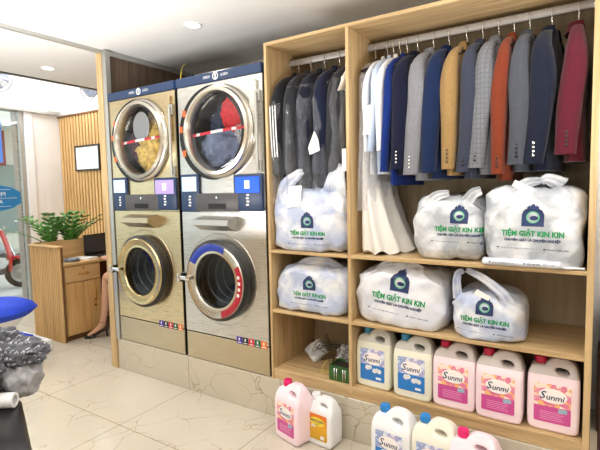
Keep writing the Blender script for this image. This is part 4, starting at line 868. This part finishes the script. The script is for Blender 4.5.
# on the desk
lp = empty('laptop', (-4.34, .72, .75), 'black open laptop at the far end of the desk', 'laptop', rz=.25)
mbox('keyboard_base', (-.14, .12, -.17, .17, 0, .016), M['black'], lp, .003); s_ = mbox('lid', (-.155, -.143, -.17, .17, .016, .225), M['black'], lp, .003); mbox('screen', (-.1435, -.142, -.155, .155, .03, .21), pm('dark_screen', (60, 66, 84), .15), s_)
mbox('keys', (-.06, .09, -.15, .15, .016, .018), M['darkmetal'], lp)
o = tag(mbox('paper_stack', (-.12, .1, -.08, .08, 0, .012), M['paper']), 'white papers lying on the desk worktop', 'paper'); o.location = (-4.33, .45, .75); o.rotation_euler = (0, 0, .4)
o = blob('crumpled_tissue', (-4.43, .21, .80), (.04, .035, .055), M['bagw'], 'crumpled white plastic wrapper at the slatted desk end', 'wrapper', 3.3, .3, 2.5, -.048, sub=4)
o = blob('cable_coil', (-4.27, .28, .765), (.05, .05, .014), pm('grey_cable', (150, 160, 170), .5), 'small grey coiled cable on the desk front corner', 'cable', 7.3, .5, 4, sub=4)
# ------------------------------------------------------------------ seated person
pe = None
def person():
    J = {'pel': (-3.62, .56, .56), 'spine': (-3.60, .56, .78), 'chest': (-3.62, .56, .98), 'neck': (-3.65, .56, 1.12), 'head0': (-3.665, .56, 1.18), 'head1': (-3.675, .56, 1.27), 'head2': (-3.67, .56, 1.34)}
    rad = {'pel': (.15, .15), 'spine': (.115, .10), 'chest': (.13, .10), 'neck': (.05, .05), 'head0': (.065, .07), 'head1': (.09, .082), 'head2': (.07, .065)}
    E_ = [('pel', 'spine'), ('spine', 'chest'), ('chest', 'neck'), ('neck', 'head0'), ('head0', 'head1'), ('head1', 'head2')]
    def add(n, c, r, par): J[n] = c; rad[n] = r; E_.append((par, n))
    # legs: near leg reaches forward so that the shin shows past the panel edge
    add('hipL', (-3.68, .48, .54), (.085, .085), 'pel'); add('thL', (-3.86, .45, .59), (.07, .07), 'hipL'); add('knL', (-3.99, .465, .60), (.054, .054), 'thL'); add('caL', (-4.0, .455, .42), (.05, .052), 'knL'); add('shL', (-4.02, .43, .22), (.034, .034), 'caL'); add('anL', (-4.035, .41, .115), (.027, .027), 'shL'); add('ftL', (-4.085, .36, .06), (.03, .022), 'anL'); add('toL', (-4.125, .305, .025), (.028, .014), 'ftL')
    add('heL', (-4.025, .425, .085), (.024, .024), 'anL')
    add('hipR', (-3.68, .66, .54), (.085, .085), 'pel'); add('thR', (-3.86, .68, .57), (.07, .07), 'hipR'); add('knR', (-4.02, .70, .56), (.054, .054), 'thR'); add('caR', (-3.99, .70, .38), (.05, .052), 'knR'); add('anR', (-3.93, .70, .088), (.027, .027), 'caR'); add('ftR', (-3.99, .70, .055), (.03, .022), 'anR'); add('toR', (-4.05, .70, .025), (.028, .014), 'ftR')
    for s, sg in (('L', -1), ('R', 1)):
        add('sh'+s+'o', (-3.63, .56+sg*.15, 1.03), (.052, .052), 'chest'); add('el'+s, (-3.68, .56+sg*.20, .80), (.036, .036), 'sh'+s+'o'); add('wr'+s, (-3.90, .56+sg*.14, .79), (.024, .024), 'el'+s); add('pa'+s, (-3.965, .56+sg*.13, .79), (.034, .014), 'wr'+s)
        for q in range(4): add('f%d%s' % (q, s), (-4.045+.008*abs(q-1.5), .56+sg*.13+(q-1.5)*.020, .775), (.008, .008), 'pa'+s)
        add('th_'+s, (-3.985, .56+sg*.085, .78), (.009, .009), 'pa'+s)
    names = list(J); me = bpy.data.meshes.new('person'); me.from_pydata([J[n] for n in names], [(names.index(a), names.index(b)) for a, b in E_], []); o = bpy.data.objects.new('person', me); col.objects.link(o)
    o.modifiers.new('skin', 'SKIN'); sv = me.skin_vertices[0].data
    for i, n in enumerate(names): sv[i].radius = rad[n]; sv[i].use_root = (n == 'pel')
    s2 = o.modifiers.new('sub', 'SUBSURF'); s2.levels = 2; s2.render_levels = 2
    dg = bpy.context.evaluated_depsgraph_get(); m2 = bpy.data.meshes.new_from_object(o.evaluated_get(dg)); bpy.data.objects.remove(o)
    off = Vector((-3.65, .56, 0)); m2.transform(Matrix.Translation(-off)); b = link('person', m2, M['skin'], None, True); b.location = off
    tag(b, 'person seated behind the desk, only a bare lower leg with a black heeled shoe showing', 'person')
    def pc(nm, c, s, mat, seed=1., amp=.03, floor=None): return blob(nm, Vector(c)-off, s, mat, None, None, seed, amp, 1.5, floor, b, 4)
    pc('hair', (-3.645, .56, 1.30), (.105, .105, .125), M['hair']); 
    for sg in (-1, 1): pc('eye', (-3.752, .56+sg*.032, 1.275), (.008, .012, .008), M['white'], amp=0)
    pc('nose', (-3.765, .56, 1.25), (.014, .012, .022), M['skin'], amp=0); pc('mouth', (-3.755, .56, 1.215), (.008, .024, .007), pm('lips', (170, 70, 70), .5), amp=0)
    bm = bmesh.new(); rr = []
    for z, a, bb, cx in ((1.09, .075, .11, -3.64), (1.03, .135, .20, -3.625), (.9, .14, .18, -3.62), (.78, .135, .16, -3.61), (.62, .175, .20, -3.62), (.5, .19, .21, -3.64)): rr.append([Vector((cx+a*math.cos(t), .56+bb*math.sin(t), z))-off for t in [2*PI*k/28 for k in range(28)]])
    loft(bm, rr); mk('dress', bm, pm('dress_black', (30, 28, 34), .9), b, True)
    bm = bmesh.new()
    for y0, x0 in ((.45, -3.76), (.68, -3.76)): loft(bm, [[Vector((x, y0+.095*math.cos(t), .575+.085*math.sin(t)))-off for t in [2*PI*k/20 for k in range(20)]] for x in (-3.62, -3.75, -3.84)])
    mk('skirt', bm, pm('skirt_black', (32, 30, 36), .9), b, True)
    for an, to, hy_ in (((-4.025, .425), (-4.135, .30), 0), ((-3.915, .70), (-4.06, .70), 0)):
        bm = bmesh.new(); A = Vector((an[0], an[1], 0)); Tt = Vector((to[0], to[1], 0)); d = (Tt-A).normalized(); sd = Vector((-d.y, d.x, 0)); Ln = (Tt-A).length+.05; A = A-d*.03
        rings = []
        for u, w, zt in ((0, .022, .075), (.25, .024, .062), (.5, .028, .03), (.75, .034, .012), (.95, .02, .010), (1., .006, .008)):
            p = A+d*Ln*u; rings.append([p-sd*w+Vector((0, 0, zt-.009)), p+sd*w+Vector((0, 0, zt-.009)), p+sd*w+Vector((0, 0, zt)), p-sd*w+Vector((0, 0, zt))])
        rings = [[v-off for v in r_] for r_ in rings]; loft(bm, rings)
        for u0, u1, w, zz0, hh in ((.62, .97, .034, .012, .035),):
            loft(bm, [[A+d*Ln*(u0+(u1-u0)*k/6)+sd*w*(1-.6*(k/6)**2)*math.cos(t)+Vector((0, 0, zz0+hh*(1-.5*k/6)*math.sin(t)))-off for t in [PI*j/8 for j in range(9)]] for k in range(7)], True)
        tube(bm, [A+d*.012+Vector((0, 0, .07))-off, A+d*.006+Vector((0, 0, .0))-off], [.012, .006], 8)
        tube(bm, smoothpath([A+d*.0+sd*.024+Vector((0, 0, .075))-off, A-d*.012+Vector((0, 0, .10))-off, A-sd*.024+Vector((0, 0, .075))-off], 5), .004, 6)
        mk('shoe', bm, pm('shoe_black', (20, 18, 20), .3), b, True, 40)
    bm = bmesh.new(); tube(bm, [(off*-1)+Vector((-4.033+.03*math.cos(a), .412+.03*math.sin(a), .15)) for a in [2*PI*k/16 for k in range(17)]], .002, 5, False); mk('anklet', bm, M['black'], b)
person()
st = empty('round_stool', (-3.60, .56, 0), 'black round stool under the seated person behind the oak strip', 'stool')
bm = bmesh.new(); lathe(bm, [(.0005, .40), (.16, .40), (.17, .42), (.16, .44), (.0005, .445)], 32, 'z'); mk('seat', bm, M['black'], st, True, 40)
bm = bmesh.new(); tube(bm, [(0, 0, .40), (0, 0, .04)], .022, 12); mk('column', bm, M['chrome'], st, True)
bm = bmesh.new(); lathe(bm, [(.0005, .04), (.06, .035), (.17, .012), (.17, 0), (.0005, 0)], 32, 'z'); mk('base', bm, M['chrome'], st, True, 40)
# ------------------------------------------------------------------ blue chair and low box
ch = empty('blue_chair', (-4.14, -.48, 0), 'chair with puffy royal blue seat cushion at the left frame edge', 'chair', rz=.2)
bm = bmesh.new(); loft(bm, [superring(0, 0, z, a, b, .8, 40) for z, a, b in ((.40, .22, .22), (.42, .25, .25), (.46, .29, .29), (.50, .26, .26), (.53, .20, .20), (.545, .06, .06))]); mk('seat_cushion', bm, M['blue'], ch, True, 60)
bm = bmesh.new(); loft(bm, [superring(0, 0, z, a, a, .8, 40) for z, a in ((.26, .08), (.33, .15), (.399, .21))]); mk('seat_shell', bm, M['white'], ch, True, 60)
for sx in (-1, 1):
    for sy_ in (-1, 1): bm = bmesh.new(); tube(bm, [(sx*.08, sy_*.08, .30), (sx*.17, sy_*.17, 0)], .014, 10); mk('leg', bm, M['chrome'], ch, True)
wb_ = tag(mbox('white_box', (-.24, .24, -.17, .17, 0, .10), M['white'], bev=.006), 'low white box on the floor beside the desk', 'box'); wb_.location = (-4.33, -.22, 0); wb_.rotation_euler = (0, 0, .0)
o = tag(mbox('blue_pad', (-.16, .13, -.12, .12, 0, .04), M['blue'], bev=.018, seg=3), 'flat royal blue pad lying on the low white box', 'pad'); o.location = (-4.38, -.25, .10); o.rotation_euler = (0, 0, .1)
# ------------------------------------------------------------------ foreground table, laundry and roll
tb = empty('black_bench', (-1.60, -1.80, 0), 'black padded leather table in the near left corner', 'table', rz=math.atan2(-.372, .928))
# local x runs along the visible edge, local y points away from it towards the lobby
def tl(x, y): v = Vector((x+1.60, y+1.80, 0)); a = -math.atan2(-.372, .928); return (v.x*math.cos(a)-v.y*math.sin(a), v.x*math.sin(a)+v.y*math.cos(a))
ex, ey = tl(-1.654, -1.448)
bm = bmesh.new(); box(bm, ex-.02, ex+.95, ey-.62, ey, .64, .70, .014, 3); mk('padded_top', bm, M['leather'], tb, True, 40)
bm = bmesh.new(); box(bm, ex-.022, ex+.952, ey-.622, ey+.003, .625, .642); mk('edge_trim', bm, M['trim'], tb)
for a, b in ((ex+.05, ey-.06), (ex+.88, ey-.06), (ex+.05, ey-.56), (ex+.88, ey-.56)): mbox('leg', (a-.02, a+.02, b-.02, b+.02, 0, .63), M['darkmetal'], tb)
def birdmat():
    t = NT('bird_print_cloth'); sx = t.node('ShaderNodeSeparateXYZ'); t.link(t.coord(), sx.inputs[0])
    u0 = t.math('ADD', t.math('MULTIPLY', sx.outputs[0], .84), t.math('MULTIPLY', sx.outputs[1], .54)); v = t.math('MULTIPLY', t.math('ADD', sx.outputs[2], 2.), 55.)
    row = t.math('FLOOR', v); u = t.math('ADD', t.math('MULTIPLY', t.math('ADD', u0, 3.), 50.), t.math('MULTIPLY', row, .5))
    fu = t.math('SUBTRACT', t.math('FRACT', u), .5); fv = t.math('SUBTRACT', t.math('FRACT', v), .5)
    d1_ = t.math('ABSOLUTE', t.math('SUBTRACT', fv, t.math('SUBTRACT', .12, t.math('MULTIPLY', t.math('ABSOLUTE', fu), 1.1)))); k = t.math('MULTIPLY', t.math('LESS_THAN', d1_, .085), t.math('LESS_THAN', t.math('ABSOLUTE', fu), .27))
    t.link(t.mix(k, (84, 86, 92), (190, 190, 196)), t.b.inputs['Base Color']); t.b.inputs['Roughness'].default_value = .85; t.bump(t.noise(t.coord(), 30, 3), .3, .01); return t.m
BIRD = birdmat()
lx, ly_ = -1.86, -1.52
pile = blob('bedding_heap', (lx, ly_, .80), (.17, .15, .13), BIRD, 'heap of dark grey bedding with white bird print on the black table', 'bedding', 4.2, .22, 1.8, -.098, sub=6)
def frill(c, r, label, seed):
    bm = bmesh.new(); rings = []
    for i in range(25):
        a = R(-100+260*i/24); rr = r*(1+.25*noise.noise(Vector((math.cos(a)*2+seed, math.sin(a)*2, 0)))); base = Vector((rr*.84*math.cos(a), rr*.54*math.cos(a), rr*math.sin(a)))
        out = [base*.55+Vector((-.03, .03, 0)), base*.8, base*1.0+Vector((.02, -.03, 0)), base*.92+Vector((.016, -.026, -.004)), base*.7+Vector((.005, .005, 0))]; rings.append(out)
    loft(bm, rings); return bm
blob('pillow_cover', (-1.705, -1.43, .775), (.075, .06, .072), pm('lining_grey', (170, 170, 174), .85, var=.08), 'light grey lining of a folded cover at the right of the bedding heap', 'bedding', 5.5, .2, 1.6, -.074, sub=5)
blob('bird_print_cover', (-1.73, -1.41, .845), (.10, .075, .042), BIRD, 'folded bird print cover lying over the grey lining', 'bedding', 7.9, .18, 2, sub=5)
rl = empty('white_roll', (-1.615, -1.487, .726), 'small white plastic film roll at the foot of the bedding heap', 'roll')
d = Vector((.72, .55, 0)).normalized(); bm = bmesh.new(); A = -d*.16; B = d*.0
sd = Vector((-d.y, d.x, 0)); rr = []
for p, r_ in ((A, .025), (B-d*.001, .025), (B, .024), (B, .016), (B-d*.05, .016)): rr.append([p+sd*r_*math.cos(t)+Vector((0, 0, r_*math.sin(t))) for t in [2*PI*k/28 for k in range(28)]])
loft(bm, rr); mk('film_wrap', bm, M['bw'], rl, True, 40)
# ------------------------------------------------------------------ right edge things
cb = empty('brown_stand', (.15, .40, 0), 'dark brown wooden stand behind the right edge of the wardrobe', 'stand')
mbox('cabinet', (-.125, .2, -.12, .1, .0, .62), pm('dark_brown', (66, 40, 36), .5), cb, .006); mbox('door', (-.115, .19, -.128, -.12, .04, .58), pm('dark_brown_door', (74, 44, 40), .5), cb)
wj = empty('water_jug', (.16, .38, .621), 'translucent blue water jug on the dark brown stand', 'water jug')
bm = bmesh.new(); lathe(bm, [(.0005, 0), (.12, 0), (.132, .02), (.132, .10), (.126, .115), (.132, .13), (.132, .2), (.10, .25), (.035, .28), (.03, .30), (.0005, .30)], 36, 'z'); mk('jug_body', bm, pm('jug_blue', (90, 110, 200), .15), wj, True, 40)
bm = bmesh.new(); lathe(bm, [(.033, .295), (.035, .33), (.0005, .332)], 20, 'z'); mk('jug_cap', bm, M['navy'], wj, True)
o = blob('red_cloth_scrap', (.08, .1, .02), (.07, .05, .018), M['redcloth'], 'small red rag on the floor right of the wardrobe', 'rag', 3., .3, 2, -.018, sub=4)
